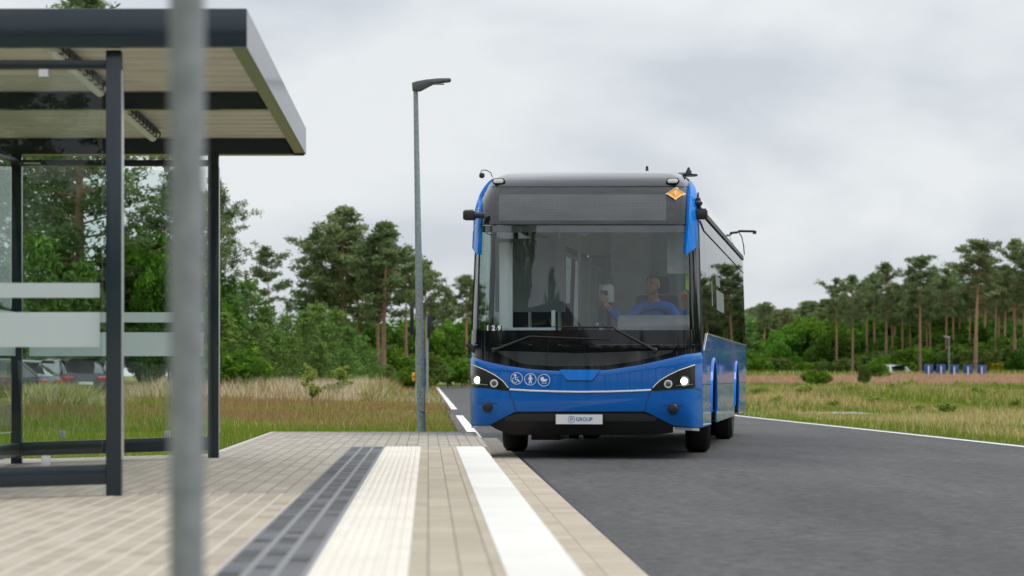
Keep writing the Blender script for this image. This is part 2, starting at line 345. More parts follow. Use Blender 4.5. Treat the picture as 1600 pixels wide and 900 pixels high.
# road
def road_mat():
    m = bpy.data.materials.new('asphalt'); m.use_nodes = True; t = m.node_tree; b = t.nodes['Principled BSDF']
    co = N(t, 'ShaderNodeTexCoord')
    n = N(t, 'ShaderNodeTexNoise', Scale=.6, Detail=9.0, Roughness=.7); mpp = N(t, 'ShaderNodeMapping'); mpp.inputs['Scale'].default_value = (1.4, .35, 1)
    t.links.new(co.outputs['Object'], mpp.inputs[0]); t.links.new(mpp.outputs[0], n.inputs[0])
    r = N(t, 'ShaderNodeValToRGB'); t.links.new(n.outputs[0], r.inputs[0]); el = r.color_ramp.elements
    el[0].position = .33; el[0].color = (.033,.033,.034, 1); el[1].position = .68; el[1].color = (.066,.065,.065, 1)
    v = N(t, 'ShaderNodeTexNoise', Scale=48.0, Detail=5.0, Roughness=.95); t.links.new(co.outputs['Object'], v.inputs[0])
    r3 = N(t, 'ShaderNodeMapRange'); r3.inputs[1].default_value = .3; r3.inputs[2].default_value = .7; r3.inputs[3].default_value = .15; r3.inputs[4].default_value = 2.3; t.links.new(v.outputs[0], r3.inputs[0])
    mu = N(t, 'ShaderNodeVectorMath'); mu.operation = 'SCALE'; t.links.new(r.outputs[0], mu.inputs[0]); t.links.new(r3.outputs[0], mu.inputs['Scale'])
    v2 = N(t, 'ShaderNodeTexNoise', Scale=9.0, Detail=5.0, Roughness=.75); t.links.new(co.outputs['Object'], v2.inputs[0])
    r4 = N(t, 'ShaderNodeMapRange'); r4.inputs[1].default_value = .35; r4.inputs[2].default_value = .65; r4.inputs[3].default_value = .5; r4.inputs[4].default_value = 1.5; t.links.new(v2.outputs[0], r4.inputs[0])
    m2 = N(t, 'ShaderNodeVectorMath'); m2.operation = 'SCALE'; t.links.new(mu.outputs[0], m2.inputs[0]); t.links.new(r4.outputs[0], m2.inputs['Scale']); mu = m2
    t.links.new(mu.outputs[0], b.inputs['Base Color']); b.inputs['Roughness'].default_value = .78; b.inputs['Specular IOR Level'].default_value = .35
    bp = N(t, 'ShaderNodeBump', Strength=.5, Distance=.004); t.links.new(v.outputs[0], bp.inputs['Height']); t.links.new(bp.outputs[0], b.inputs['Normal'])
    return m
M['asphalt'] = road_mat()
redge = interp([(0, 8.15), (15, 7.95), (30, 7.62), (38, 7.42), (52, 7.02), (80, 6.8), (300, 6.7)])
ys = axis((-60, 60, 2), (60, 230, 10))
rows = [[(.45, y, 0), (redge(y)+.16, y, 0)] for y in ys]
tag(MB().grid(rows).build('road', M['asphalt']), kind='structure')
rows = [[(redge(y)-.13, y, .004), (redge(y), y, .004)] for y in ys]
tag(MB().grid(rows).build('road_line_right', M['linewhite']), kind='structure')
g = MB()
for (y0, y1) in ((34.9, 54.5), (64.5, 190)): g.box(.62, .78, y0, y1, .0005, .0045)
tag(g.build('road_line_left', M['linewhite']), kind='structure')
# dark edge kerb along the verge
M['kerbdark'] = mat('old kerb', (.09,.078,.07), .9, vary=.3, bump=.3)
g = MB(); g.box(.46, .58, 27.75, 57.0, -.1, .035); g.box(.46, .58, 63.5, 190, -.1, .035)
tag(g.build('verge_kerb', M['kerbdark'], bevel=.01), kind='structure')
# crossing paths on both sides
M['concrete'] = mat('path concrete', (.30,.28,.26), .9, vary=.12, vscale=1.5, bump=.2)
g = MB()
def strip(g, x0, x1, y0, y1, dz, step=2.0, ystep=1.5):
    xs = axis((x0, x1, step)); ysx = axis((y0, y1, ystep))
    return g.grid([[(x, y, T(x, y)+dz) for x in xs] for y in ysx])
strip(g, 7.3, 10.6, 56.6, 60.2, .05, .5)
tag(g.build('footpath_across_verge', M['concrete']), kind='structure')
g = MB(); strip(g, -1.2, .44, 57.5, 60.3, .075, .4)
tag(g.build('footpath_left', M['concrete']), kind='structure')
# far road behind the rusty grass
g = MB(); strip(g, 20, 31.5, 166, 175.5, .06, 2, 2)
M['fargrey'] = mat('far gravel road', (.25,.25,.26), .9)
tag(g.build('far_road', M['fargrey']), kind='structure')

M['tar'] = mat('tar joint', (.018,.017,.017), .55, vary=.4, vscale=20)
sx_ = random.Random(5); ys_ = axis((3, 34.7, .25)); wob = [(.992+.01*sx_.random(), 1.012+.022*sx_.random()) for _ in ys_]
tag(MB().grid([[(a_, y_, .0035), (b_, y_, .0035)] for (a_, b_), y_ in zip(wob, ys_)]).build('tar_joint', M['tar']), kind='structure')
# ------------------------------------------------------------------ platform
PH = .25
M['pave_grey'] = brick_mat('grey pavers', (.285,.255,.215), (.385,.345,.285), (.17,.155,.13), bw=.3, rh=.1, ms=.006, stain=(.40,.38,.35))
M['pave_beige'] = brick_mat('beige pavers', (.285,.24,.185), (.40,.345,.275), (.50,.465,.40), bw=.3, rh=.1, ms=.010, stain=(.50,.45,.38), stainamt=.35)
M['pave_strip'] = brick_mat('strip pavers', (.33,.285,.215), (.41,.355,.275), (.17,.15,.12), bw=.4, rh=.1067, ms=.004, off=0, stain=(.46,.42,.35), stainamt=.4)
M['pave_dark'] = brick_mat('dark pavers', (.012,.013,.015), (.12,.123,.13), (.22,.222,.225), bw=.2, rh=.10, ms=.016, off=.5, stain=(.20,.20,.21), stainamt=.5)
M['tact_white'] = brick_mat('white tactile slabs', (.64,.60,.53), (.70,.66,.585), (.58,.54,.47), bw=.3, rh=.163, ms=.002, off=0, bump=.3, stain=(.52,.48,.41), stainamt=.4, vary=.08)
M['kerbwhite'] = brick_mat('white kerb stones', (.62,.61,.575), (.70,.69,.655), (.38,.37,.35), bw=1.0, rh=5, ms=.004, off=0, bump=.4, stain=(.54,.52,.48), stainamt=.5, vary=.08)
M['gutterpave'] = brick_mat('gutter slabs', (.36,.305,.235), (.43,.37,.295), (.24,.21,.17), bw=.33, rh=.40, ms=.004, off=0, stain=(.52,.47,.40), stainamt=.35, vary=.15)
YN, YS, YE = 3.0, 22.1, 27.6
xa, xb, xc, xd, xe = -.70, -.3925, -.0665, .2555, .517
def slab(name, mt, x0, x1, y0, y1, zt=PH, bev=0):
    o = MB().box(x0, x1, y0, y1, -.1, zt).build(name, M[mt], bevel=bev); return tag(o, kind='structure')
def cross(x): return PH - .03*max(0, -1.75-x)
def pslab(name, mt, xs, y0, y1):
    g = MB(); n = len(xs)
    poly = [(xs[0], -.1)]+[(x, cross(x)) for x in xs]+[(xs[-1], -.1)]
    g.prism(poly, 'xz', y0, y1); return tag(g.build(name, M[mt]), kind='structure')
pslab('paving_beige', 'pave_beige', [-9, -1.75, xa], YN, 13.35)
pslab('paving_grey', 'pave_grey', [-9, -1.75, xa], 13.35, 20.2)
slab('paving_narrow', 'pave_grey', -1.74, xa, 20.2, YS)
slab('paving_end', 'pave_grey', -1.74, .545, YS, YE)
slab('tactile_dark_strip', 'pave_dark', xa, xb, YN, YS, PH+.001)
g = MB(); prof = [(xb, -.1), (xb, PH)]
nr = 8
for i in range(nr):   # raised ribs along the white slabs
    a = xb+.01+(xc-xb-.02)*i/nr; wd = (xc-xb-.02)/nr
    prof += [(a+wd*.12, PH), (a+wd*.26, PH+.005), (a+wd*.68, PH+.005), (a+wd*.82, PH)]
prof += [(xc, PH), (xc, -.1)]
tag(g.prism(prof, 'xz', YN, YS).build('tactile_white_strip', M['tact_white']), kind='structure')
slab('paver_columns', 'pave_strip', xc, xd, YN, YS, PH+.001)
g = MB()
kp = [(xd, -.1), (xd, PH+.004), (.485, PH+.004), (.508, PH-.002), (.522, PH-.018), (.60, .03), (.625, -.1)]
g.prism(kp, 'xz', YN, YS)
tag(g.build('kerb_stones', M['kerbwhite'], smooth=True, autos=50), kind='structure')
g = MB(); g.prism([(.545, -.1), (.545, PH-.004), (.56, PH-.02), (.62, .02), (.63, -.1)], 'xz', YS, YE)
tag(g.build('kerb_grey_end', M['gutterpave']), kind='structure')
g = MB(); g.grid([[(.60, y, .006), (.985, y, .006)] for y in axis((YN, 34.7, 1))]); 
tag(g.build('gutter_strip', M['gutterpave'], solid=.003), kind='structure')
M['edging'] = mat('edging stone', (.42,.40,.37), .9, vary=.15, bump=.3)
g = MB(); g.box(-1.80, -1.742, 20.2, YE+.06, -.1, PH+.01); g.box(-1.742, .545, YE+.002, YE+.06, -.1, PH+.008); g.box(-9, -1.80, 20.2, 20.26, -.1, PH-.045)
tag(g.build('paving_edging', M['edging'], bevel=.006), kind='structure')

# ------------------------------------------------------------------ bus shelter
Y0, Y1 = 13.06, 19.2; XR = -1.70; XL = -3.26
sh = tag(empty('bus_shelter', (XR, Y0, PH)), 'dark grey bus shelter with flat overhanging roof and striped glass walls on the platform', 'bus shelter')
def spart(g, name, m, parent=None, **k):      # geometry given in world coordinates
    base = Vector(sh.location) if parent is None or parent.parent is not None or parent is sh else Vector((0, 0, 0))
    g.v = [(a-sh.location.x, b-sh.location.y, c-sh.location.z) for a, b, c in g.v]
    return g.build(name, M[m], parent or sh, **k)
for (x, y) in ((XR, Y0+.04), (XR, Y1-.04), (XL, Y1-.04), (XL, Y0+.04)):
    spart(MB().box(x-.042, x+.042, y-.04, y+.04, PH-.05 if x == XL else PH, 2.66), 'post', 'anthracite', bevel=.006)
    pl = MB().box(x-.05, x+.05, y-.05, y+.05, (PH-.05 if x == XL else PH)-.002, (PH-.05 if x == XL else PH)+.006)
for yy in (Y0, Y1-.08): spart(MB().box(XR+.0425, XR+.047, yy+.005, yy+.075, .45, 2.55), 'post_edge_glint', 'alu')  # added bright strips stand in for sky reflected on the post side faces
# roof frame
FB, FT = 2.665, 2.872; RX = -.974; LX = -3.75; YF = 12.98; YB = 19.3
g = MB(); g.box(LX, RX, YF, YF+.06, FB, FT); spart(g, 'front_fascia', 'anthracite', bevel=.004)
g = MB(); g.box(RX-.012, RX, YF+.061, YB, FB, FT); g.box(RX-.085, RX-.013, YF+.061, YB-.061, FB, FB+.012); spart(g, 'side_fascia', 'anthracite')
g = MB(); g.box(LX, LX+.06, YF+.061, YB, FB, FT); spart(g, 'side_fascia', 'anthracite')
g = MB(); g.box(LX+.061, RX-.013, YB-.06, YB, FB-.01, FT); spart(g, 'rear_fascia', 'anthracite')
for yb in (16.05,):
    spart(MB().box(LX+.061, RX-.09, yb-.04, yb+.04, FB, 2.772), 'cross_beam', 'anthracite')
spart(MB().box(LX+.061, RX-.09, YB-.16, YB-.064, FB-.01, 2.772), 'cross_beam', 'anthracite')
prof = []; y = YF+.062; pitch = .285
while y < YB-.2:
    for (dy, dz) in ((0, 0), (.03, .0), (.055, .034), (.075, .034), (.105, .034), (.125, .034), (.15, 0), (.17, 0), (.172, .006), (.20, .006), (.202, 0), (.26, 0)):
        prof.append((y+dy, 2.778+dz))
    y += pitch
g = MB(); g.grid([[(LX+.061, a, b) for a, b in prof], [(RX-.014, a, b) for a, b in prof]])
spart(g, 'corrugated_ceiling', 'ceiling', solid=.004)
spart(MB().box(LX+.062, RX-.02, YF+.062, YB-.062, 2.835, 2.865), 'roof_sheet', 'anthracite')
# rails and glass
def pane(x0, x1, y0, y1, z0, z1, name='glass_pane'): return spart(MB().box(x0, x1, y0, y1, z0, z1), name, 'glass')
def band(x0, x1, y0, y1, z0, z1, par): return spart(MB().box(x0, x1, y0, y1, z0, z1), 'frosted_band', 'frost', par)
def rail_slope(x0, x1, y0, y1, zl0, zr0, h):
    g = MB().add([(x0,y0,zl0),(x1,y0,zr0),(x1,y1,zr0),(x0,y1,zl0),(x0,y0,zl0+h),(x1,y0,zr0+h),(x1,y1,zr0+h),(x0,y1,zl0+h)],
                     [(0,3,2,1),(4,5,6,7),(0,1,5,4),(1,2,6,5),(2,3,7,6),(3,0,4,7)]); return g
for (yy, tag_) in ((Y0+.04, 'n'), (Y1-.04, 'f')):
    spart(MB().box(XL+.043, XR-.043, yy-.025, yy+.025, 2.560, 2.608), 'top_rail', 'anthracite', bevel=.003)
    spart(rail_slope(XL+.043, XR-.043, yy-.03, yy+.03, .265, .312, .108), 'bottom_rail', 'anthracite', bevel=.003)
    p = pane(XL+.06, XR-.065, yy-.004, yy+.004, .455, 2.53)
    for (a, b) in ((1.322, 1.402), (1.055, 1.243)):
        band(XL+.10, XR-.078, yy-.0085, yy-.005, a, b, p)
    for xx in (-2.07, -2.9):
        g = MB().box(xx-.022, xx+.022, yy-.02, yy+.02, .405, .465)
        spart(g, 'glass_clip', 'clip', bevel=.004)
        spart(MB().box(xx-.022, xx+.022, yy-.02, yy+.02, 2.515, 2.559), 'glass_clip', 'clip', bevel=.004)
spart(MB().box(-2.105, -2.055, Y0+.008, Y0+.012, 2.518, 2.557), 'sticker', 'sticker')
spart(MB().box(XL+.06, XL+.19, Y1-.072, Y1-.067, 2.573, 2.588), 'name_plate', 'alu')
spart(MB().box(XL-.025, XL+.025, Y0+.083, Y1-.083, 2.560, 2.608), 'top_rail', 'anthracite', bevel=.003)
spart(MB().box(XL-.03, XL+.03, Y0+.083, Y1-.083, .265, .37), 'bottom_rail', 'anthracite', bevel=.003)
for (a, b) in ((Y0+.1, Y0+2.05), (Y0+2.09, Y0+4.02), (Y0+4.06, Y1-.10)):
    p = pane(XL-.004, XL+.004, a, b, .455, 2.53)
    for (c, d) in ((1.322, 1.402), (1.055, 1.243)): band(XL+.005, XL+.0085, a+.05, b-.05, c, d, p)
    for zz in (.405, 2.50): spart(MB().box(XL-.02, XL+.02, (a+b)/2-.03, (a+b)/2+.03, zz, zz+.06), 'glass_clip', 'clip', bevel=.004)
# bench inside the shelter (its end shows at the picture edge only through glass)
# ceiling lamps
for (a, b) in ((13.35, 15.45), (16.5, 18.4)):
    lf = spart(MB().box(-2.14, -2.05, a, b, 2.745, 2.776), 'ceiling_lamp', 'lampgrey')
    g = MB(); g.lathe([(.012, 0), (.036, .02), (.036, b-a-.02), (.012, b-a)], 12, (-2.095, b, 2.715), 'y'); spart(g, 'diffuser', 'tube', lf, smooth=True)
    g = MB()
    for k in range(9):
        yy = a+.1+(b-a-.2)*k/8; g.tube([(-2.053, yy, 2.76), (-2.03, yy+.02, 2.73), (-2.04, yy+.04, 2.69), (-2.06, yy+.05, 2.70)], .005, 5)
    g.tube([(-2.03, a+.05, 2.742), (-2.03, b-.05, 2.742)], .005, 5)
    spart(g, 'lamp_clips', 'idark', lf)

# ------------------------------------------------------------------ near pole
pz = empty('sign_pole', (-.369, 3.7, PH)); tag(pz, 'round grey metal pole standing closest, out of focus before the shelter', 'pole')
MB().tube([(0, 0, 0), (0, 0, 3.0)], .0275, 24).build('shaft', M['galv'], pz, smooth=True)
MB().lathe([(.05, 0), (.05, .006), (.032, .008), (.030, .05), (.0277, .052)], 20).build('foot_collar', M['galv'], pz, smooth=True)
MB().lathe([(.029, 2.99), (.029, 3.01), (.01, 3.02)], 20).build('cap', M['black'], pz, smooth=True)

# ------------------------------------------------------------------ street lamp
ZL = 30.5
sl_ = tag(empty('street_lamp', (PX(659, ZL), ZL, T(PX(659, ZL), ZL))), 'slim galvanised street lamp with flat wing head beyond the platform end', 'street lamp')
k = ZL/F; tx = PX(649.5, ZL)-sl_.location.x; tz = PZ(141, ZL)-sl_.location.z
MB().tube([(tx*t, 0, tz*t) for t in (0, .25, .5, .75, 1)], [.058, .052, .044, .036, .029], 20).build('pole', M['galv2'], sl_, smooth=True)
hp = [(643.5,130),(652,127.5),(666,125),(684,123.2),(703,122.8),(705.5,125.5),(703,128),(690,129),(676,132),(662,139.5),(657,142.2),(644.5,142)]
poly = [(PX(a, ZL)-sl_.location.x, PZ(b, ZL)-sl_.location.z) for a, b in hp]
MB().prism(poly, 'xz', -.08, .08).build('lamp_head', M['lampgrey'], sl_, bevel=.012)
MB().box(tx+.12, tx+.36, -.06, .06, tz+.075, tz+.08).build('light_panel', M['clip'], sl_)
MB().box(-.03, .03, -.064, -.04, .5, .8).build('service_door', M['galv2'], sl_)

# ------------------------------------------------------------------ traffic signals at the crossing
def signal(x, y, label, arrange):
    s = tag(empty('traffic_light', (x, y, T(x, y))), label, 'traffic light', 'traffic lights at the crossing'); return s
s = signal(-.29, 66, 'pedestrian crossing signal with orange button box, hidden half behind the street lamp', 0)
MB().tube([(0, 0, 0), (0, 0, 2.95)], [.062, .055], 14).build('pole', M['galv2'], s, smooth=True)
h_ = MB().box(-.21, -.10, -.15, .15, 2.06, 2.95).build('signal_head', M['black'], s, bevel=.03)
for zz in (2.2, 2.5, 2.8):
    MB().lathe([(.10, 0), (.10, .005)], 14, (-.212, 0, zz), 'x').build('lens', M['idark'], h_)
b_ = MB().box(-.15, -.065, -.05, .05, .80, 1.04).build('button_box', M['orange'], s, bevel=.02)
MB().lathe([(.025, -.01), (.025, 0)], 12, (-.10, -.05, .92), 'y').build('push_button', M['black'], b_)
MB().box(-.05, .05, -.075, -.06, .0, .75).build('cabinet', M['clip'], s)
s = signal(PX(667.5, 86), 86, 'distant traffic light with two black hoods on thin pole behind the street lamp', 1)
MB().tube([(0, 0, 0), (0, 0, 3.1)], .045, 10).build('pole', M['galv2'], s, smooth=True)
h_ = MB().box(.0, .12, -.12, .12, 2.3, 3.12).build('signal_head', M['black'], s, bevel=.02)
for zz in (2.62, 2.95):
    MB().add([(.12,-.11,zz+.12),(.12,.11,zz+.12),(.33,.09,zz+.05),(.33,-.09,zz+.05),(.12,-.11,zz-.10),(.12,.11,zz-.10),(.25,.09,zz-.05),(.25,-.09,zz-.05)],
        [(0,1,2,3),(4,7,6,5),(0,3,7,4),(1,5,6,2),(2,6,7,3),(0,4,5,1)]).build('hood', M['black'], h_)

# ------------------------------------------------------------------ the bus
BO = Vector((1.648, 26.05, 0)); BA = R(9.8)
bus = tag(empty('city_bus', BO, -BA), 'blue single deck city bus with black front mask and lit headlights turning to the stop', 'bus')
ca, sa = math.cos(BA), math.sin(BA)
def l2w(u, v, w_): return (BO.x+u*ca+v*sa, BO.y-u*sa+v*ca, w_)
def proj(u, v, w_):
    x, y, z = l2w(u, v, w_); return VX+F*x/y, VY-F*(z-H)/y
HW = 1.272
def hw(w_):
    if w_ < 1.3: return HW
    if w_ < 2.62: return HW-.045*(w_-1.3)/1.32
    t = min(1, (w_-2.62)/.50); return HW-.045-.30*(1-math.sqrt(max(0, 1-t*t)))
def vf(s, w_):
    s = abs(s); v = .14*s**2.2 + .34*max(0, (s-.84)/.16)**2.3
    if w_ < .62: v += .10*((.62-w_)/.3)**2*(1 if s < .9 else .6)
    if w_ > 1.2: v += (min(w_, 2.55)-1.2)*.065
    if w_ > 2.55: v += (w_-2.55)*.20+.3*(w_-2.55)**2
    return v
def S(s, w_, off=0.0):
    """front skin; off > 0 = outwards"""
    e = .004
    def raw(s, w_): return Vector((s*hw(w_), vf(s, w_), w_))
    p = raw(s, w_)
    if off:
        n = (raw(s+e, w_)-raw(s-e, w_)).cross(raw(s, w_+e)-raw(s, w_-e)).normalized()
        if n.y > 0: n = -n
        p = p+n*off
    return p
def f2s(px, py):
    s, w_ = (px-910)/183, H+(VY-py)/145
    for _ in range(25):
        s_ = max(-1.0, min(1.0, s))
        p = S(s_, w_); a, b = proj(*p)
        s = max(-1.0, min(1.0, s+(px-a)/190)); w_ = w_+(b-py)/148
    return s, w_
def patch(name, m, cols, hi, lo, nr=6, off=.004, th=.02, parent=None, step=8, smooth=True, byrow=False, cham=0):
    """region of the front skin: pixel columns from cols[0] to cols[1] between the curves lo and hi (photo rows)"""
    n = max(2, int(abs(cols[1]-cols[0])/step)+1); rows = []; back = []
    for i in range(n+1):
        c = cols[0]+(cols[1]-cols[0])*i/n; r1 = []; r2 = []
        for j in range(nr+1):
            t_ = j/nr; o_ = off
            if cham: t_ = (j/(nr-3))*.92 if j <= nr-3 else .92+.08*(j-nr+3)/3; o_ = off-cham*(max(0, t_-.92)/.08)**1.5
            q = lerp(lo(c), hi(c), t_)
            s_, w_ = f2s(q, c) if byrow else f2s(c, q)
            r1.append(S(s_, w_, o_)); r2.append(S(s_, w_, off-th-cham))
        rows.append(r1); back.append(r2)
    g = MB(); m_1 = nr+1; g.grid(rows); o = len(g.v); g.grid(back)
    ring = [i*m_1 for i in range(n+1)]+[n*m_1+j for j in range(1, m_1)]+[i*m_1+nr for i in range(n-1, -1, -1)]+[j for j in range(nr-1, 0, -1)]
    for k in range(len(ring)):
        a, b = ring[k], ring[(k+1) % len(ring)]; g.f.append((a, b, b+o, a+o))
    return g.build(name, M[m], parent or bus, smooth=smooth, autos=40)
def lineon(g, pts, wd, off=.008, n=6):
    """thin raised strip along photo pixels on the front skin"""
    P3 = []
    for i in range(len(pts)-1):
        k = max(2, int(math.hypot(pts[i+1][0]-pts[i][0], pts[i+1][1]-pts[i][1])/6))
        for j in range(k if i < len(pts)-2 else k+1):
            a = lerp(pts[i][0], pts[i+1][0], j/k); b = lerp(pts[i][1], pts[i+1][1], j/k); P3.append(S(*f2s(a, b), off))
    g.tube(P3, wd, n); return g
def C(v): return lambda x: v

# ---- lower front
top_blue = interp([(730,551),(737,554),(760,561),(790,568),(830,574),(870,576.5),(905,577),(950,575),(1000,567),(1040,557.5),(1070,550),(1094,547)])
lo_blue = interp([(728,663),(764,664),(785,653),(806,642.5),(1009,642.5),(1030,653),(1052,664),(1095,668)])
patch('front_panel', 'blue', (728, 1096), top_blue, lo_blue, nr=13, off=.012, th=.03, step=6, cham=.035)
hl = interp([(735,567),(745,570),(760,577),(775,585),(787,594),(795,604),(797,609)]); ll = interp([(735,603.5),(797,610)])
hr = interp([(1018,609),(1022,602),(1030,594),(1042,586),(1058,578),(1072,572),(1084,568.5)]); lr = interp([(1018,610),(1084,605.5)])
for (c, a, b, lit, ring, drl) in (((735, 797), hl, ll, (748.5, 594), (773, 599), [(740,570),(746,572),(760,578.5),(775,586.5),(787,595.5),(795,606)]),
                             ((1018, 1084), hr, lr, (1068, 595.5), (1044, 600), [(1020,606),(1024,601),(1032,593.8),(1044,586.5),(1060,578.8),(1083,570)])):
    hb = patch('headlight', 'gloss', c, a, b, nr=6, off=.017, th=.02, step=5)
    g = MB(); lineon(g, drl, .0055, .021); g.build('light_strip', M['sticker'], hb, smooth=True)
    p = S(*f2s(*lit), .019)
    MB().lathe([(.036, 0), (.036, .012), (.02, .02), (.001, .022)], 20, p, 'y').build('lit_lamp', M['lit'], hb, smooth=True)
    MB().lathe([(.056, -.002), (.056, .006), (.037, .006), (.037, -.002)], 20, p, 'y').build('reflector', M['chrome'], hb, smooth=True)
    p = S(*f2s(*ring), .019)
    MB().lathe([(.042, 0), (.044, .01), (.034, .012), (.032, .004)], 20, p, 'y').build('lamp_ring', M['sticker'], hb, smooth=True)
    MB().lathe([(.026, 0), (.026, .014), (.012, .02)], 16, p, 'y').build('lens', M['led'], hb, smooth=True)
    g = MB(); y_ = b(c[0])-4
    lineon(g, [(c[0]+6, b(c[0]+6)-5), (c[0]+28, b(c[0]+28)-5)] if c[0] < 800 else [(1056, lr(1056)-5), (1080, lr(1080)-5)], .004, .02); g.build('light_strip', M['chrome'], hb)
g = MB(); lineon(g, [(797,608.5),(830,610.5),(870,611.8),(905,612.5),(950,612),(990,610.8),(1017,609.5)], .0105, .016); g.build('trim_strip', M['sticker'], bus, smooth=True)
g = MB()
lineon(g, [(795,611),(801,625),(807,642)], .004, .012); lineon(g, [(1017,611),(1011,626),(1008,642)], .004, .012)
lineon(g, [(730,605),(760,606),(795,611)], .0035, .012); lineon(g, [(1018,611),(1050,609),(1085,606.5),(1094,611)], .0035, .012)
g.build('panel_seams', M['idark'], bus)
ft = interp([(874,577.5),(886,594),(926,594),(938,577.5)])
patch('tow_cover', 'blue2', (875, 937), C(577.6), ft, nr=3, off=.020, th=.015, step=4)
g = MB(); lineon(g, [(875,578),(886,595),(926,595),(937,578)], .0035, .0155); g.build('cover_seam', M['idark'], bus)
for (cx_, cy_) in ((762.5, 636), (1051.5, 638.5)):
    sg = 1 if cx_ < 900 else -1
    p = S(*f2s(cx_, cy_), .015)
    rc = patch('fog_recess', 'blue', (cx_-16, cx_+16), lambda x: cy_-6, lambda x: cy_+9-.045*(x-cx_)**2*.6, nr=2, off=.0145, th=.01, step=4)
    g = MB(); lineon(g, [(cx_-14, cy_-6), (cx_+14, cy_-6)], .004, .0165); g.build('shadow_gap', M['idark'], rc)
    MB().lathe([(.055, 0), (.055, .02), (.045, .032), (.02, .038)], 20, p, 'y').build('fog_lamp', M['black'], rc, smooth=True)
# black skirt and bars
sk_hi = C(641); sk_lo = interp([(762,663),(775,672),(800,681),(1020,681),(1045,678),(1090,672)])
patch('lower_skirt', 'black', (764, 1052), sk_hi, sk_lo, nr=4, off=-.012, th=.03, step=10)
patch('skirt_bar', 'idark', (790, 1026), interp([(790,651),(812,646),(1004,646),(1026,651)]), interp([(790,657),(800,658),(1015,658),(1026,657)]), nr=4, off=.004, th=.02, step=10)
for (a, b, c) in ((735, 767, 665), (1055, 1092, 668.5)):
    patch('corner_lip', 'clip', (a, b), C(c), interp([(a, c+4 if a < 900 else c+2), (b, c+2 if a < 900 else c+5)]), nr=1, off=.006, th=.03, step=6)
# number plate
pl = MB(); p0 = S(*f2s(905.5, 654), .02)
pl.box(-.262, .262, -.006, .006, -.062, .062)
plate = pl.build('number_plate', M['black'], bus, bevel=.004); plate.location = (p0.x, p0.y-.012, p0.z); plate.rotation_euler = (0, 0, 0)
MB().box(-.252, .252, -.009, -.0065, -.052, .052).build('plate_face', M['sticker'], plate)
M['inkblue'] = mat('blue ink', (.01,.10,.36), .5)
text_obj('plate_text', 'GROUP', .058, M['inkblue'], plate, (.055, -.0105, -.001), (R(90), 0, 0), .0008, sx=.92, bold=.0006)
text_obj('plate_emblem', 'ZF', .042, M['inkblue'], plate, (-.083, -.0105, .001), (R(90), 0, R(0)), .0008, bold=.0008, sx=.85)
g = MB()
for k in range(24):
    pass
g.tube([(-.083+.036*math.cos(t*math.pi/12), -.0105, .036*math.sin(t*math.pi/12)) for t in range(25)], .0022, 5, cap=False); g.build('emblem_ring', M['inkblue'], plate)

# pictograms
def iconpt(cx_, cy_, dx, dy): return S(*f2s(cx_+dx, cy_+dy), .0165)
def ring(g, cx_, cy_, r, wd, a0=0, a1=360, n=28):
    g.tube([iconpt(cx_, cy_, r*math.cos(R(a0+(a1-a0)*k/n)), -r*math.sin(R(a0+(a1-a0)*k/n))) for k in range(n+1)], wd, 5)
def blob(g, cx_, cy_, poly):
    pts = [S(*f2s(cx_+a, cy_+b), .0175) for a, b in poly]; o = len(g.v); g.v += [tuple(p) for p in pts]; g.v += [tuple(p+Vector((0, .006, 0))) for p in pts]; n = len(pts)
    g.f.append(tuple(range(o, o+n))); g.f.append(tuple(range(o+2*n-1, o+n-1, -1)))
    for k in range(n): g.f.append((o+k, o+(k+1) % n, o+n+(k+1) % n, o+n+k))
def disc(r, x=0, y=0, n=10): return [(x+r*math.cos(2*math.pi*k/n), y+r*math.sin(2*math.pi*k/n)) for k in range(n)]
g = MB(); cx_, cy_ = 807.8, 591.3; ring(g, cx_, cy_, 9, .0035)
blob(g, cx_, cy_, disc(1.9, -2.2, -5.2)); g.tube([iconpt(cx_, cy_, a, b) for a, b in ((-2.2,-3.5),(-2,1.6),(1.8,1.8),(4,5.3),(5.2,5.2))], .006, 5)
g.tube([iconpt(cx_, cy_, a, b) for a, b in ((-2.1,-1.6),(2.8,-1.6))], .004, 5); ring(g, cx_-2.6, cy_+2.6, 3.9, .0035, 110, 385)
g.build('wheelchair_symbol', M['sticker'], bus)
g = MB(); cx_, cy_ = 829.2, 592.8; ring(g, cx_, cy_, 9, .0035)
blob(g, cx_, cy_, disc(1.7, 0, -5.9)); blob(g, cx_, cy_, [(-1.2,-4.4),(1.2,-4.4),(2.2,-3),(3.9,.2),(3,.6),(1.5,-1.2),(1.5,1.2),(2.4,6.5),(1,6.5),(0,2.6),(-1,6.5),(-2.6,6.5),(-1.5,1.2),(-1.5,-1.2),(-3,.6),(-3.9,.2),(-2.2,-3)])
g.build('pedestrian_symbol', M['sticker'], bus)
g = MB(); cx_, cy_ = 850.4, 594.2; ring(g, cx_, cy_, 9.2, .0035)
blob(g, cx_, cy_, [(-5.8,-1.5),(-5,-4.2),(-2.8,-5.4),(-.4,-4.8),(-.1,-1.9),(6,-1.8),(4.6,.3),(2.2,2),(-2,2.1),(-4.6,.6)])
ring(g, cx_-1.9, cy_+4.1, 1.3, .002, n=12); ring(g, cx_+2.4, cy_+4.1, 1.3, .002, n=12)
g.build('pram_symbol', M['sticker'], bus)

# ---- black mask between windscreen and blue panel
patch('front_mask', 'gloss', (731, 1095), C(539), lambda x: top_blue(x)+3, nr=5, off=.002, th=.02, step=8)
patch('mask_flap', 'roofcap', (775, 1052), interp([(775,548),(905,552),(1052,547)]), lambda x: min(top_blue(x)-4, 549+(572-549)*min(1, max(0, min(x-775, 1052-x))/45)), nr=3, off=.006, th=.012, step=8)
patch('windscreen_base', 'gloss', (735, 1094), C(516), C(538.5), nr=3, off=.003, th=.02, step=8)
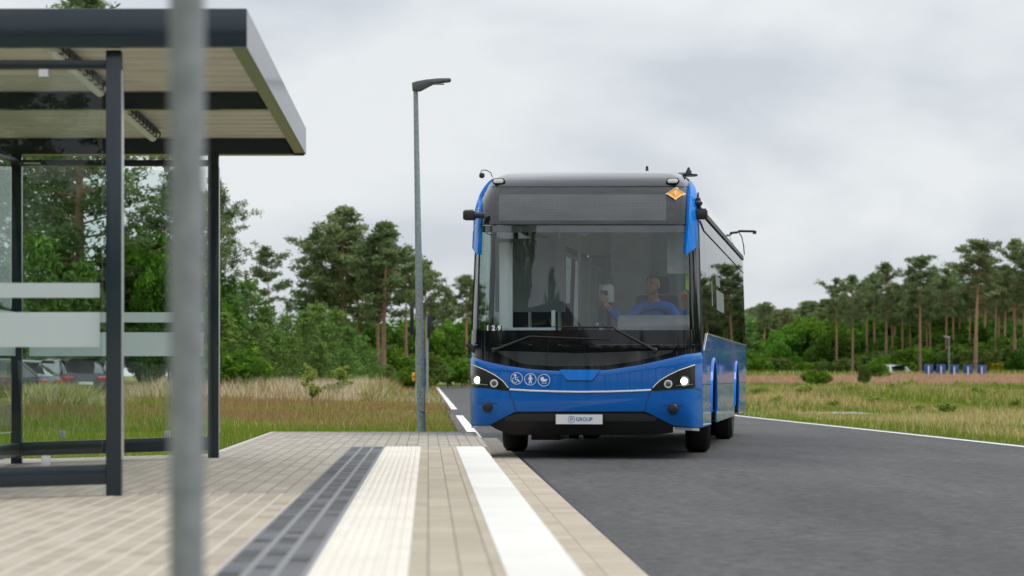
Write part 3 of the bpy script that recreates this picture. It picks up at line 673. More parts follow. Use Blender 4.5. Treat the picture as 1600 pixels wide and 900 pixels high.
# pillars beside the glass
patch('corner_pillar', 'gloss', (352, 515.7), interp([(352,749),(400,748),(515,745)]), interp([(352,737),(515,733.5)]), nr=4, off=.002, th=.02, step=10, byrow=True)
patch('corner_pillar', 'gloss', (352, 515.7), interp([(352,1091),(515,1094)]), interp([(352,1077),(515,1080)]), nr=4, off=.002, th=.02, step=10, byrow=True)
ws = patch('windscreen', 'windscreen', (749.5, 1077), C(352), C(515.7), nr=14, off=.004, th=.006, step=7)
g = MB()
for k in range(3): pass
patch('frit_band', 'roofcap', (751, 1076), C(352.5), C(363), nr=2, off=-.004, th=.004, step=8)
patch('mirror_sensor', 'idark', (902, 922), C(363), interp([(902,363.5),(907,369),(917,369),(922,363.5)]), nr=2, off=-.006, th=.03, step=4)
for k, d in enumerate('129'):
    q_ = S(*f2s(762.5+9*k, 512.5), .007); nb_ = MB().box(-.030, .030, -.0015, .0015, -.026, .026).build('number_tile', M['idark'], bus); nb_.location = q_; nb_.rotation_euler = (0, 0, R(-12))
    p = S(*f2s(762.5+9*k, 513), .012); text_obj('fleet_number', d, .075, M['sticker'], bus, p, (R(90), 0, R(-12)), .001, bold=.003)
# destination band
patch('destination_band', 'gloss_top', (737, 1093), C(292), C(350), nr=8, off=.003, th=.02, step=8)
led = patch('destination_display', 'led', (780, 1041), C(304), C(345), nr=5, off=.0055, th=.012, step=9)
g = MB(); lineon(g, [(740,351),(800,351),(1000,351),(1090,351)], .0045, .004); g.build('windscreen_seal', M['black'], bus); g = MB(); lineon(g, [(752,292),(1078,292)], .0045, .004); g.build('panel_seams', M['black'], bus)
# hazard diamond
dm = [(1040.5,303.5),(1055,294.5),(1069.5,303),(1055,313.5)]
g = MB(); cx_, cy_ = 1055, 303.7; blob(g, 1055, 303.7, [(-15.2,0),(0,-10),(15.2,0),(0,10.3)]); g.v = [(a, b+.004, c) for a, b, c in g.v]; dd = g.build('warning_diamond', M['sticker'], bus)
g = MB(); blob(g, 1055, 303.7, [(-13.4,0),(0,-8.7),(13.4,0),(0,9)]); g.v = [(a, b-.008, c) for a, b, c in g.v]; g.build('diamond_face', M['orange'], dd)
g = MB(); blob(g, 1055, 303.7, [(-.6,-4),(1.6,-4),(.4,-1),(2,-1),(-1.2,4.6),(-.4,.6),(-1.8,.6)]); g.v = [(a, b-.012, c) for a, b, c in g.v]; g.build('lightning_symbol', M['sticker'], dd)

# ---- roof cap: dome from the destination band to the roof
W0 = f2s(910, 291.5)[1]; RZ = 3.175
def dome(s, t, off=0):
    w_ = W0+(RZ-W0)*math.sin(t*math.pi/2); v = vf(s, W0)+.75*(1-math.cos(t*math.pi/2)) + .0*abs(s)
    if abs(s) > .9: v += .25*(abs(s)-.9)*t
    drop = .075*max(0, (abs(s)-.80)/.20)**2*t
    return Vector((s*(hw(W0)-.10*t), v, w_-drop+off))
n = 40; g = MB(); g.grid([[dome(-1+2*i/n, j/10) for i in range(n+1)] for j in range(11)]); g.build('roof_dome', M['roofcap'], bus, smooth=True)
for (px_, py_) in ((779, 283.5), (1051, 283)):
    best = min(((abs(proj(*dome(s/100, t/50))[0]-px_)+abs(proj(*dome(s/100, t/50))[1]-py_), s/100, t/50) for s in range(-95, 96) for t in range(0, 50)))
    p = dome(best[1], best[2])
    ml = MB(); ml.prism([(-.075, 0), (-.055, .032), (.055, .032), (.075, 0), (.055, -.032), (-.055, -.032)], 'xz', -.03, .04)
    mo = ml.build('marker_light', M['black'], bus, bevel=.008); mo.location = p+Vector((0, -.022, .0)); 
    m2 = MB(); m2.prism([(-.06, 0), (-.045, .022), (.045, .022), (.06, 0), (.045, -.022), (-.045, -.022)], 'xz', -.036, -.028); m2.build('lens', M['sticker'], mo, bevel=.004)

# ---- blue horn-shaped covers at the top corners
def rows_px(pts): return interp([(b, a) for a, b in pts])
arm_l_in = rows_px([(757,283),(754,290),(752.5,310),(752,340),(751.5,380),(750.5,397.5)])
arm_l_out = rows_px([(755,283),(750,292),(744,310),(740.5,335),(739.5,380),(744,391),(749.5,397.5)])
patch('corner_cover', 'blue2', (283, 397.5), arm_l_in, arm_l_out, nr=4, off=.035, th=.05, step=5, byrow=True)
arm_r_in = rows_px([(1077,286),(1075,296),(1073.5,320),(1072,350),(1070,380),(1069,397)])
arm_r_out = rows_px([(1079,286),(1083,296),(1087,320),(1087,350),(1085,380),(1082,389),(1071,397)])
patch('corner_cover', 'blue2', (286, 397), arm_r_in, arm_r_out, nr=4, off=.035, th=.05, step=5, byrow=True)

# ---- camera mirrors
for (sg, px_, py_) in ((-1, 733.5, 336.5), (1, 1096.5, 335)):
    Zc = 26.4 if sg < 0 else 26.3
    X, Y_, Z_ = P(px_, py_, Zc); u = (X-BO.x)*ca-(Y_-BO.y)*sa; v = (X-BO.x)*sa+(Y_-BO.y)*ca
    cm = MB().box(u-.062, u+.062, v-.08, v+.08, Z_-.052, Z_+.048).build('camera_mirror', M['black'], bus, bevel=.015)
    MB().tube([(u-sg*.05, v, Z_), (u-sg*.16, v+.02, Z_+.0)], .034, 10).build('mirror_arm', M['black'], cm, smooth=True)
    MB().box(u-.045, u+.05, v-.06, v-.02, Z_+.049, Z_+.06).build('mirror_hood', M['clip'] if sg < 0 else M['black'], cm)
    if sg > 0:
        MB().tube([(u-.02, v, Z_+.05), (u-.03, v, Z_+.10)], .02, 8).build('sensor_stem', M['black'], cm)
        MB().lathe([(.045, 0), (.05, .03), (.03, .05), (.028, .075), (.012, .09), (.008, .14)], 12, (u-.04, v, Z_+.10)).build('sensor_pod', M['black'], cm, smooth=True)
# ---- wipers
def wiper(pivot, elbow, tip0, tip1):
    g = MB(); a = S(*f2s(*pivot), .03); b = S(*f2s(*elbow), .045); c = S(*f2s(*tip0), .04); d = S(*f2s(*tip1), .04)
    g.tube([a, b], [.017, .010], 8); 
    mid = S(*f2s((tip0[0]+tip1[0])/2, (tip0[1]+tip1[1])/2), .04)
    o = g.build('wiper_arm', M['black'], bus, smooth=True)
    MB().tube([S(*f2s(elbow[0], elbow[1]), .045), c, mid, d], [.010, .008, .008, .005], 8).build('wiper_blade', M['black'], o, smooth=True)
    MB().lathe([(.028, 0), (.028, .03), (.018, .04)], 14, S(*f2s(*pivot), .01), 'y').build('wiper_pivot', M['black'], o, smooth=True)
wiper((772.5, 547), (828, 526.5), (832, 526), (953, 531))
wiper((1023.5, 547.5), (963, 515.5), (958, 511.5), (862, 511))
g = MB(); lineon(g, [(1013,551),(1017,561)], .004, .01); g.build('washer_nozzle', M['black'], bus)
# left lower corner sensor
p = S(*f2s(740, 546), .02); MB().tube([p+Vector((-.05, 0, .06)), p+Vector((.04, .0, -.02))], .03, 8).build('corner_sensor', M['black'], bus, smooth=True)

# ---- roof antennas and clutter
def rooft(px_, v): 
    X0 = (px_-VX)/F
    # solve u so that the point at depth v projects to px_
    u = 0
    for _ in range(20): u += (px_-proj(u, v, 3.1)[0])/145
    return u
for (px_, hgt, v) in ((1011, .10, 1.2), (1076, .075, 1.15)):
    u = rooft(px_, v); g = MB(); zt = PZ(270, 27.2)-.035; g.lathe([(.10, -.02), (.10, .0), (.035, .008), (.032, .035), (.016, .06), (.014, hgt), (.004, hgt+.006)], 14, (u, v, zt)); g.build('roof_antenna', M['black'], bus, smooth=True)
u0, u1 = rooft(1043, 1.1), rooft(1072, 1.1)
g = MB(); zt = PZ(272, 27.1)
g.tube([(u0, 1.05, zt-.0), (u0+.06, 1.02, zt-.02), (u0+.12, 1.0, zt-.01), (u1, 1.1, zt)], .006, 6); 
g.tube([(u0-.02, .72, zt-.045), (u0+.10, .7, zt-.05), (u0+.17, .68, zt-.075), (u1+.02, .66, zt-.10)], .008, 6)
g.build('roof_cable', M['black'], bus)
u = rooft(753, .9); zc_ = PZ(270, 26.9)
g = MB(); g.tube([(u+.12, .9, zc_-.03), (u+.10, .9, zc_+.02), (u+.05, .9, zc_+.05), (u-.0, .9, zc_+.05), (u-.015, .9, zc_+.02), (u-.01, .9, zc_-.01)], .005, 6); cb = g.build('camera_cable', M['black'], bus)
MB().lathe([(.01, .03), (.03, .02), (.032, -.015), (.012, -.03)], 12, (u, .9, zc_-.01)).build('roof_camera', M['black'], cb, smooth=True)

# ---- sides
L = 12.05
def sidepatch(name, m, side, v0, v1, w0, w1, off=.004, th=.02, parent=None, lo=None, hi=None, nv=30, nw=6, follow=False):
    """panel on the flank between lengths v0..v1 and heights w0..w1 (lo(v)/hi(v) override)"""
    rows = []; back = []
    for i in range(nv+1):
        v = v0+(v1-v0)*i/nv; a = lo(v) if lo else w0; b = hi(v) if hi else w1
        r1 = []; r2 = []
        for j in range(nw+1):
            w_ = lerp(a, b, j/nw); vv = v
            if follow: vv = lerp(vf(1, w_)-.012, v1, i/nv)
            r1.append((side*(hw(w_)+off), vv, w_)); r2.append((side*(hw(w_)+off-th), vv, w_))
        rows.append(r1); back.append(r2)
    g = MB(); k = nw+1; g.grid(rows); o = len(g.v); g.grid(back)
    rg = [i*k for i in range(nv+1)]+[nv*k+j for j in range(1, k)]+[i*k+nw for i in range(nv-1, -1, -1)]+[j for j in range(nw-1, 0, -1)]
    for q in range(len(rg)):
        a, b = rg[q], rg[(q+1) % len(rg)]; g.f.append((a, b, b+o, a+o))
    return g.build(name, M[m], parent or bus, smooth=True, autos=40)
WA = (2.75, 8.75); RA = .60
def arch(v):
    z = .34
    for c in WA:
        d = abs(v-c)
        if d < RA: z = max(z, .48+math.sqrt(RA*RA-d*d)*1.0)
    return z
for side in (1, -1):
    seg = [.0, 1.55, WA[0]-RA, WA[0]+RA, WA[1]-RA, WA[1]+RA, L]
    hiF = lambda v: lerp(1.16, 1.365, min(1, max(0, (v-.5)/.75)))
    sidepatch('side_panel', 'blueside', side, .45, 2.1, .34, 1.3, hi=hiF, nv=14, follow=True)
    sidepatch('side_panel', 'blueside', side, 2.104, WA[0]+.72, .34, 1.365, lo=arch, nv=60)
    sidepatch('side_panel', 'blueside', side, WA[0]+.724, WA[1]-.72, .34, 1.365, nv=12)
    sidepatch('side_panel', 'blueside', side, WA[1]-.716, WA[1]+.72, .34, 1.365, lo=arch, nv=60)
    sidepatch('side_panel', 'blueside', side, WA[1]+.724, L, .34, 1.365, nv=8)
    for c in WA:                                        # bright flared arch lip
        pts = [(side*(HW+.012), c-RA*math.cos(t*math.pi/16)*1.03, .48+RA*math.sin(t*math.pi/16)*1.03) for t in range(0, 17)]
        MB().tube([(side*(HW+.004), b_, c_) for a_, b_, c_ in pts], .017, 8).build('wheel_arch', M['blue2'], bus, smooth=True)
    g = MB(); g.tube([(side*(HW+.008), .62, 1.17), (side*(HW+.008), 1.25, 1.372), (side*(hw(1.37)+.008), L-.02, 1.372)], .007, 6); g.build('waist_trim', M['chrome'], bus)
    g = MB(); g.tube([(side*(HW+.006), .55, .80), (side*(HW+.006), 2.1, .80)], .004, 5); g.tube([(side*(HW+.006), 3.4, .80), (side*(HW+.006), 8.1, .80)], .004, 5); g.tube([(side*(HW+.006), 9.4, .80), (side*(HW+.006), L-.03, .80)], .004, 5)
    g.build('panel_seams', M['idark'], bus)
    # glazing
    cuts = [.42, 1.45, 2.9, 4.6, 6.3, 8.0, 9.7, 11.0, L-.05] if side > 0 else [.42, .55, 1.75, 3.6, 5.2, 6.5, 8.2, 10.0, L-.05]
    for i in range(len(cuts)-1):
        a, b = cuts[i], cuts[i+1]
        gm_ = 'sideglass'
        if side < 0 and i == 1: gm_ = 'doorglass'
        if i == 0: sidepatch('side_window', gm_, side, a, b-.008, 1.375, 2.69, nv=6, nw=8, follow=True, hi=None, lo=hiF if b < 1.3 else (lambda v: max(1.18, hiF(v)+.01)), th=.008)
        else: sidepatch('side_window', gm_, side, a, b-.008, 1.375, 2.69, nv=4, nw=8, th=.008)
        if i: MB().tube([(side*(hw(1.38)-.03), b-.004, 1.375), (side*(hw(2)-.03), b-.004, 2.0), (side*(hw(2.68)-.03), b-.004, 2.69)], .03, 6).build('window_pillar', M['black'], bus)
    sidepatch('gutter_rail', 'gutter', side, .62, L, 2.70, 2.765, off=.022, th=.04, nv=4, nw=1)
    # cove between gutter and roof
    rows = []
    for i in range(13):
        v = lerp(.48, L, i/12); r = []
        for j in range(9):
            w_ = lerp(2.766, 3.115, j/8); vv = v if i else max(.45, dome(1, min(1, max(0, (w_-W0)/(RZ-W0)))).y if w_ > W0 else vf(1, w_)-.01)
            r.append((side*hw(w_), vv, w_))
        rows.append(r)
    MB().grid(rows).build('roof_cove', M['cove'], bus, smooth=True, solid=.01)
    g = MB(); g.tube([(side*(hw(2.52)+.008), .7, 2.60), (side*(hw(2.52)+.008), 1.4, 2.53), (side*(hw(2.52)+.008), L-.05, 2.50)], .006, 6); g.build('window_seal', M['idark'], bus)
    for v in (1.9, 3.6, 4.6, 5.6, 6.6, 7.6, 9.6, 10.8):
        MB().box(side*(HW+.002), side*(HW+.012), v-.03, v+.03, .55, .57).build('side_marker', M['orange'], bus)
# pale worn decal on the flank glass
for (va, vb, wa, wb) in ((2.55, 2.75, 1.72, 2.0), (3.6, 5.4, 1.70, 1.95), (3.6, 4.6, 2.0, 2.12)):
    MB().add([(hw(wa)+.006, va, wa), (hw(wa)+.006, vb, wa), (hw(wb)+.006, vb, wb), (hw(wb)+.006, va, wb)], [(0,1,2,3)]).build('side_decal', M['dash'], bus, solid=.002)
for (txt, v, w_, sz) in (('ELECTRIC', 4.3, 2.05, .33), ('BUS', 3.9, 1.72, .26)):
    pass
# roof, rear, floor
g = MB(); g.box(-hw(3.1)+.01, hw(3.1)-.01, 1.0, L, 3.06, 3.118); g.build('roof', M['roofcap'], bus)
g = MB(); g.prism([(-HW, .36), (HW, .36), (HW, 1.3), (hw(2.6), 2.6), (hw(2.9), 2.9), (hw(3.08), 3.08), (-hw(3.08), 3.08), (-hw(2.9), 2.9), (-hw(2.6), 2.6), (-HW, 1.3)], 'xz', L+.004, L+.08); g.build('rear_panel', M['blue'], bus, bevel=.02)
g = MB(); g.box(-1.2, 1.2, .5, 2.1, .34, .37); g.box(-.72, .72, 2.1, 3.4, .34, .37); g.box(-1.2, 1.2, 3.4, 8.1, .34, .37); g.box(-.72, .72, 8.1, 9.4, .34, .37); g.box(-1.2, 1.2, 9.4, L-.05, .34, .37); g.build('floor', M['idark'], bus)
g = MB(); g.box(-.86, .86, WA[0]-.12, WA[0]+.12, .30, .42)
g.box(-.35, .42, 1.9, 2.4, .27, .335); g.box(-.65, .65, WA[1]-.1, WA[1]+.1, .33, .5); g.build('axles', M['black'], bus)
MB().box(-.64, -.31, .75, 1.6, .185, .335).build('underfloor_box', M['black'], bus, bevel=.01)
# wheels
for (c, us) in ((WA[0], (-1.085, 1.085)), (WA[1], (-1.075, 1.075))):
    for u in us:
        rear = c > 5; wd = .28 if not rear else .56; sd_ = 1 if u > 0 else -1
        uc = u if not rear else sd_*(1.225-.28)
        wh = empty('wheel', (uc, c, .478)); wh.parent = bus
        prof = [(.27, -wd/2), (.43, -wd/2), (.468, -wd/2+.03), (.478, -wd/2+.06), (.478, wd/2-.06), (.468, wd/2-.03), (.43, wd/2), (.27, wd/2)]
        if rear: prof = [(.27, -wd/2), (.44, -wd/2), (.478, -wd/2+.05), (.478, -.05), (.43, -.02), (.43, .02), (.478, .05), (.478, wd/2-.05), (.44, wd/2), (.27, wd/2)]
        MB().lathe(prof, 40, (0, 0, 0), 'x').build('tyre', M['rubber'], wh, smooth=True)
        a = sd_*(wd/2)
        MB().lathe([(.28, a-sd_*.02), (.275, a), (.24, a-sd_*.0), (.22, a-sd_*.06), (.12, a-sd_*.03), (.10, a+sd_*.01), (.02, a+sd_*.01)], 30, (0, 0, 0), 'x').build('rim', M['alu'], wh, smooth=True)
        if not rear: wh.rotation_euler = (0, 0, R(5))
for c in WA:
    for sd_ in (-1, 1):
        MB().box(sd_*.73, sd_*.70, c-.66, c+.66, .38, 1.15).build('wheel_well', M['idark'], bus)
# rear roof bracket
g = MB(); X, Y_, Z_ = P(1142, 363, 37.2)
def w2l(X, Y_, Z_): return ((X-BO.x)*ca-(Y_-BO.y)*sa, (X-BO.x)*sa+(Y_-BO.y)*ca, Z_)
q = [w2l(*P(a, b, 37.2)) for a, b in ((1141.5,364),(1152,363),(1155,361),(1180,361.5))]
g.tube(q, .018, 8); o_ = g.build('rear_camera_arm', M['black'], bus, smooth=True)
MB().tube([w2l(*P(1179, 361, 37.2)), w2l(*P(1179, 365.5, 37.2))], .03, 8).build('rear_camera', M['black'], o_)
MB().tube([w2l(*P(1141.8, 363, 37.2)), w2l(*P(1142.5, 367, 37.2))], .015, 8).build('rear_camera', M['black'], o_)
MB().tube([w2l(*P(a, b, 37.3)) for a, b in ((1154,362),(1159,370),(1162,384),(1163,398))], .008, 6).build('rear_cable', M['black'], o_)

# ---- cabin
g = MB(); g.box(-1.19, 1.19, .55, L-.1, .38, .42); g.build('cabin_floor', M['interior'], bus)
g = MB(); g.prism([(.42, .45), (.95, .45), (.95, 1.24), (.86, 1.30), (.36, 1.26)], 'yz', .12, 1.17); g.build('dashboard', M['interior'], bus, bevel=.02)
g = MB(); g.prism([(.42, .45), (.62, .45), (.62, 1.12), (.36, 1.14)], 'yz', -1.15, .11); g.build('dash_shelf', M['idark'], bus)
MB().box(-1.02, -.35, .40, .46, 1.18, 1.42).build('side_shelf', M['ilight'], bus) if False else None
g = MB(); g.box(.10, .13, .95, 2.35, .45, 1.45); g.box(.10, 1.16, 2.32, 2.36, .45, 2.6); pw = g.build('cab_partition', M['interior'], bus)
MB().box(.108, .122, .7, 2.3, 1.452, 2.05).build('cab_glass', M['doorglass'], pw)
MB().tube([(.1, .7, 1.47), (.115, 1.3, 1.50), (.115, 2.3, 1.50)], .012, 6).build('cab_rail', M['ilight'], pw)
# steering wheel
MB().prism([(.46, 1.24), (.84, 1.28), (.82, 1.40), (.74, 1.54), (.60, 1.57), (.47, 1.46)], 'yz', .34, 1.16).build('instrument_binnacle', M['dash'], bus, bevel=.03)
g = MB(); cs = Vector((.69, .98, 1.47)); tl_ = R(28)
def swp(r, a): return (cs.x+r*math.cos(a), cs.y+r*math.sin(a)*math.cos(tl_)*1.0, cs.z+r*math.sin(a)*math.sin(tl_)*1.6)
g.tube([swp(.225, 2*math.pi*k/28) for k in range(29)], .016, 8, cap=False)
for a in (R(0), R(180), R(270)): g.tube([tuple(cs), swp(.22, a)], .014, 6)
sw = g.build('steering_wheel', M['black'], bus, smooth=True)
MB().tube([tuple(cs), (cs.x, cs.y-.35, 1.15)], .04, 10).build('steering_column', M['black'], sw)
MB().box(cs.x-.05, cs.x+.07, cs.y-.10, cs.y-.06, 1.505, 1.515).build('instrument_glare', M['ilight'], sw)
# driver seat
g = MB(); g.box(.45, .93, 1.25, 1.72, 1.0, 1.12); g.box(.44, .94, 1.70, 1.84, 1.05, 1.82); g.box(.56, .82, 1.72, 1.82, 1.84, 2.04); g.box(.55, .83, 1.35, 1.65, .42, 1.0)
g.build('driver_seat', M['seatfab'], bus, bevel=.04)
# ticket machine
X, Y_, Z_ = P(950.5, 459, 27.3); u, v, z = w2l(X, Y_, Z_)
g = MB(); pr = [(u-.065, z-.10), (u-.065, z+.06)]+[(u-.065+.05*(1-math.cos(R(t))), z+.06+.05*math.sin(R(t))) for t in (30, 60, 90)]+[(u+.03, z+.11), (u+.055, z+.09), (u+.065, z+.05), (u+.065, z-.10)]
g.prism(pr, 'xz', v-.03, v+.08); tm = g.build('ticket_machine', M['iwhite'], bus, bevel=.01)
MB().box(u-.055, u-.005, v-.036, v-.031, z-.02, z+.035).build('screen', M['idark'], tm)
MB().tube([(u, v+.03, z-.1), (u, v+.03, 1.1)], .025, 8).build('stand', M['idark'], tm)
# lime strip and sun blind by the driver's window
k_ = w2l(*P(1074, 445, 27.0)); MB().box(1.13, 1.165, .80, .86, PZ(458, 27.0), PZ(398, 27.0)).build('lime_curtain_strap', M['lime'], bus)
MB().box(1.07, 1.15, .74, .95, PZ(455, 27), PZ(428, 27)).build('safety_vest', M['lime'], bus)
MB().box(.88, 1.14, .62, .635, 2.02, 2.45).build('sun_blind', M['interior'], bus)
# poles, seats, interior panels
g = MB()
for (u, v) in ((-.42, 1.6), (-.30, 2.6), (.35, 3.6), (-.45, 5.2), (.4, 6.5), (-.8, 1.9), (-.45, 7.5), (.42, 8.6)): g.tube([(u, v, .42), (u, v, 2.65)], .02, 8)
for u in (-.5, .45): g.tube([(u, 2.4, 2.35), (u, 10, 2.35)], .018, 8)
g.build('grab_poles', M['ilight'], bus, smooth=True)
for (u0_, v_) in ((-1.12, 4.0), (-1.12, 4.9), (-1.12, 5.8), (.3, 4.2), (.3, 5.0), (.3, 5.9), (.3, 6.8), (-1.12, 6.8), (-1.12, 9.2), (.3, 9.2)):
    g = MB(); g.box(u0_, u0_+.84, v_, v_+.42, .82, .90); g.box(u0_, u0_+.40, v_+.40, v_+.47, .88, 1.52); g.box(u0_+.44, u0_+.84, v_+.40, v_+.47, .88, 1.52); g.box(u0_+.1, u0_+.7, v_+.05, v_+.35, .42, .82)
    g.build('passenger_seat', M['seatfab'], bus, bevel=.03)
MB().box(-1.15, 1.15, 10.6, 10.65, .42, 2.7).build('rear_bulkhead', M['interior'], bus)
MB().box(-.62, .5, 10.55, 10.59, 1.3, 2.35).build('rear_window', M['ilight'], bus)
MB().box(-1.05, 1.05, .95, 10.6, 2.72, 2.75).build('cabin_ceiling', M['ilight'], bus)
MB().box(-1.10, -.30, 1.15, 1.2, 1.62, 2.45).build('monitor_panel', M['dash'], bus)
MB().box(-1.14, -.36, 2.3, 2.4, .42, 1.75).build('wheel_box_panel', M['idark'], bus)
MB().box(-1.0, -.38, .48, .52, 1.30, 1.43).build('shelf_front', M['ilight'], bus)
MB().box(-.38, -.34, .48, .53, 1.30, 1.62).build('door_post', M['ilight'], bus)
MB().box(-.98, -.83, .62, .66, 1.25, 2.38).build('door_leaf', M['iwhite'], bus, bevel=.01)

# ------------------------------------------------------------------ driver
def skin_chain(pts, edges, radii, sub=2, root=0):
    """limbs as closely spaced overlapping ellipsoids along each bone; remesh() fuses them into one surface"""
    bm = bmesh.new()
    for a, b_ in edges:
        pa, pb = Vector(pts[a]), Vector(pts[b_]); ra = radii[a]; rb = radii[b_]
        ra = ra if isinstance(ra, tuple) else (ra, ra); rb = rb if isinstance(rb, tuple) else (rb, rb)
        ln = (pb-pa).length; n = max(2, int(ln/(min(ra[0], ra[1], rb[0], rb[1])*.35))+1)
        for k in range(n+1):
            t = k/n; r0, r1 = lerp(ra[0], rb[0], t), lerp(ra[1], rb[1], t)
            bmesh.ops.create_icosphere(bm, subdivisions=2, radius=1, matrix=Matrix.Translation(pa.lerp(pb, t)) @ Matrix.Diagonal((r0, r1, min(r0, r1), 1)))
    me = bpy.data.meshes.new('tmp'); bm.to_mesh(me); bm.free(); return me
def remesh(meshes, vox, name, m, smooth_it=3):
    bm = bmesh.new()
    for x in meshes: bm.from_mesh(x)
    me = bpy.data.meshes.new(name); bm.to_mesh(me); bm.free()
    o = bpy.data.objects.new(name, me); COL.objects.link(o)
    r = o.modifiers.new('r', 'REMESH'); r.mode = 'VOXEL'; r.voxel_size = vox; r.use_smooth_shade = True
    s = o.modifiers.new('s', 'SMOOTH'); s.iterations = smooth_it; s.factor = .5
    bpy.context.view_layer.update()
    ev = bpy.data.meshes.new_from_object(o.evaluated_get(bpy.context.evaluated_depsgraph_get())); bpy.data.objects.remove(o)
    ev.name = name; ev.materials.clear(); ev.materials.append(m); ev.polygons.foreach_set('use_smooth', [True]*len(ev.polygons))
    q = bpy.data.objects.new(name, ev); COL.objects.link(q); return q
def ball(c, r, rot=None, seg=20):
    bm = bmesh.new(); bmesh.ops.create_uvsphere(bm, u_segments=seg, v_segments=seg//2+2, radius=1)
    mtx = Matrix.Translation(c) @ (rot or Matrix.Identity(4)) @ Matrix.Diagonal((*r, 1)); bmesh.ops.transform(bm, matrix=mtx, verts=bm.verts)
    me = bpy.data.meshes.new('b'); bm.to_mesh(me); bm.free(); return me
PO = Vector((.68, 1.58, 1.12))
def rel(p): return tuple(Vector(p)-PO)
J = [(.68,1.58,1.21),(.68,1.60,1.36),(.672,1.60,1.53),(.665,1.585,1.68),(.658,1.56,1.76),(.655,1.53,1.84),
     (.50,1.57,1.665),(.345,1.29,1.49),(.165,1.09,1.69),(.845,1.57,1.655),(.985,1.42,1.44),(1.02,1.33,1.72),
     (.58,1.55,1.19),(.56,1.16,1.20),(.56,1.02,.80),(.56,1.04,.53),(.56,.92,.48),(.78,1.55,1.19),(.80,1.16,1.20),(.80,1.02,.80),(.80,1.04,.53),(.80,.92,.48)]
E = [(0,1),(1,2),(2,3),(3,4),(4,5),(3,6),(6,7),(7,8),(3,9),(9,10),(10,11),(0,12),(12,13),(13,14),(14,15),(15,16),(0,17),(17,18),(18,19),(19,20),(20,21)]
RD = [(.145,.10),(.145,.105),(.165,.11),(.10,.08),.062,.056,.062,.045,.03,.062,.045,.03,.085,.065,.05,.038,.035,.085,.065,.05,.038,.035]
body = skin_chain([rel(p) for p in J], E, RD)
hr_ = Matrix.Rotation(R(-24), 4, 'Z') @ Matrix.Rotation(R(-10), 4, 'X'); hc = Vector(rel((.652, 1.50, 1.925)))
def hb_(off, r): return ball(hc+(hr_ @ Vector(off)), r, hr_)
head = [hb_((0, .012, .014), (.077, .094, .088)), hb_((0, -.018, -.045), (.062, .070, .062)), hb_((-.030, -.066, -.022), (.02, .016, .014)), hb_((.030, -.066, -.022), (.02, .016, .014)), hb_((0, -.05, -.088), (.026, .024, .02)),
        hb_((0, -.094, -.018), (.013, .022, .028)), hb_((0, -.078, .022), (.048, .016, .012)), hb_((-.078, .01, -.01), (.010, .022, .032)), hb_((.078, .01, -.01), (.010, .022, .032)),
        hb_((0, -.079, -.058), (.024, .012, .006)), hb_((0, -.078, -.070), (.020, .012, .006))]
def hand(wrist, d, up, side):
    d = Vector(d).normalized(); up = Vector(up); up = (up-d*up.dot(d)).normalized(); sd_ = d.cross(up)*side; w_ = Vector(rel(wrist)); out = []
    out.append(ball(w_+d*.045, (.02, .02, .02))); out.append(skin_chain([w_, w_+d*.05, w_+d*.085], [(0,1),(1,2)], [(.026,.018),(.036,.016),(.036,.014)], 1))
    for k, ln in enumerate((.068, .078, .072, .056)):
        b = w_+d*.07+sd_*(.030-.020*k); out.append(skin_chain([b, b+d*ln*.5+up*.004, b+d*ln*.78-up*.014, b+d*ln*.88-up*.03], [(0,1),(1,2),(2,3)], [.009,.0085,.008,.007], 1))
    b = w_+d*.02+sd_*.022; out.append(skin_chain([b, b+d*.03+sd_*.026, b+d*.055+sd_*.034-up*.01], [(0,1),(1,2)], [.011,.010,.008], 1)); return out
hands = hand(J[8], (-.3, -.25, .6), (0, -1, .2), 1)+hand(J[11], (.0, -.35, .7), (0, -1, 0), -1)
person = remesh([body]+head+hands, .0065, 'person', M['skin'], 2)
person.location = l2w(*PO); person.rotation_euler = (0, 0, -BA)
tag(person, 'bald bus driver in a blue shirt seated behind the windscreen, one hand raised', 'person')
TJ = [J[0],J[1],J[2],J[3],(.66,1.575,1.735),J[6],J[7],tuple(lerp(a,b,.75) for a,b in zip(J[7],J[8])),J[9],J[10],tuple(lerp(a,b,.7) for a,b in zip(J[10],J[11]))]
sh_ = skin_chain([rel(p) for p in TJ], [(0,1),(1,2),(2,3),(3,4),(3,5),(5,6),(6,7),(3,8),(8,9),(9,10)], [(.165,.125),(.16,.12),(.18,.125),(.125,.095),(.064,.064),.074,.056,.043,.074,.056,.043])
s_o = remesh([sh_], .012, 'shirt', M['shirt'], 3); s_o.parent = person
tr_ = skin_chain([rel(p) for p in (J[0],J[12],J[13],J[14],J[15],J[17],J[18],J[19],J[20])], [(0,1),(1,2),(2,3),(3,4),(0,5),(5,6),(6,7),(7,8)], [(.16,.12),.10,.08,.065,.055,.10,.08,.065,.055])
t_o = remesh([tr_], .014, 'trousers', M['shirtdark'], 2); t_o.parent = person
hair = remesh([hb_((0, .020, .016), (.081, .096, .088))], .008, 'hair', M['hair'], 1)
bm = bmesh.new(); bm.from_mesh(hair.data)
dl = [v for v in bm.verts if (hr_.inverted() @ (v.co-hc)).y < .03 or (hr_.inverted() @ (v.co-hc)).z > .075]
bmesh.ops.delete(bm, geom=dl, context='VERTS'); bm.to_mesh(hair.data); bm.free(); hair.parent = person
for sx_ in (-.028, .028):
    e_ = bpy.data.objects.new('eye', ball(hc+(hr_ @ Vector((sx_, -.083, .004))), (.010, .006, .006))); e_.data.materials.append(M['idark']); COL.objects.link(e_); e_.parent = person

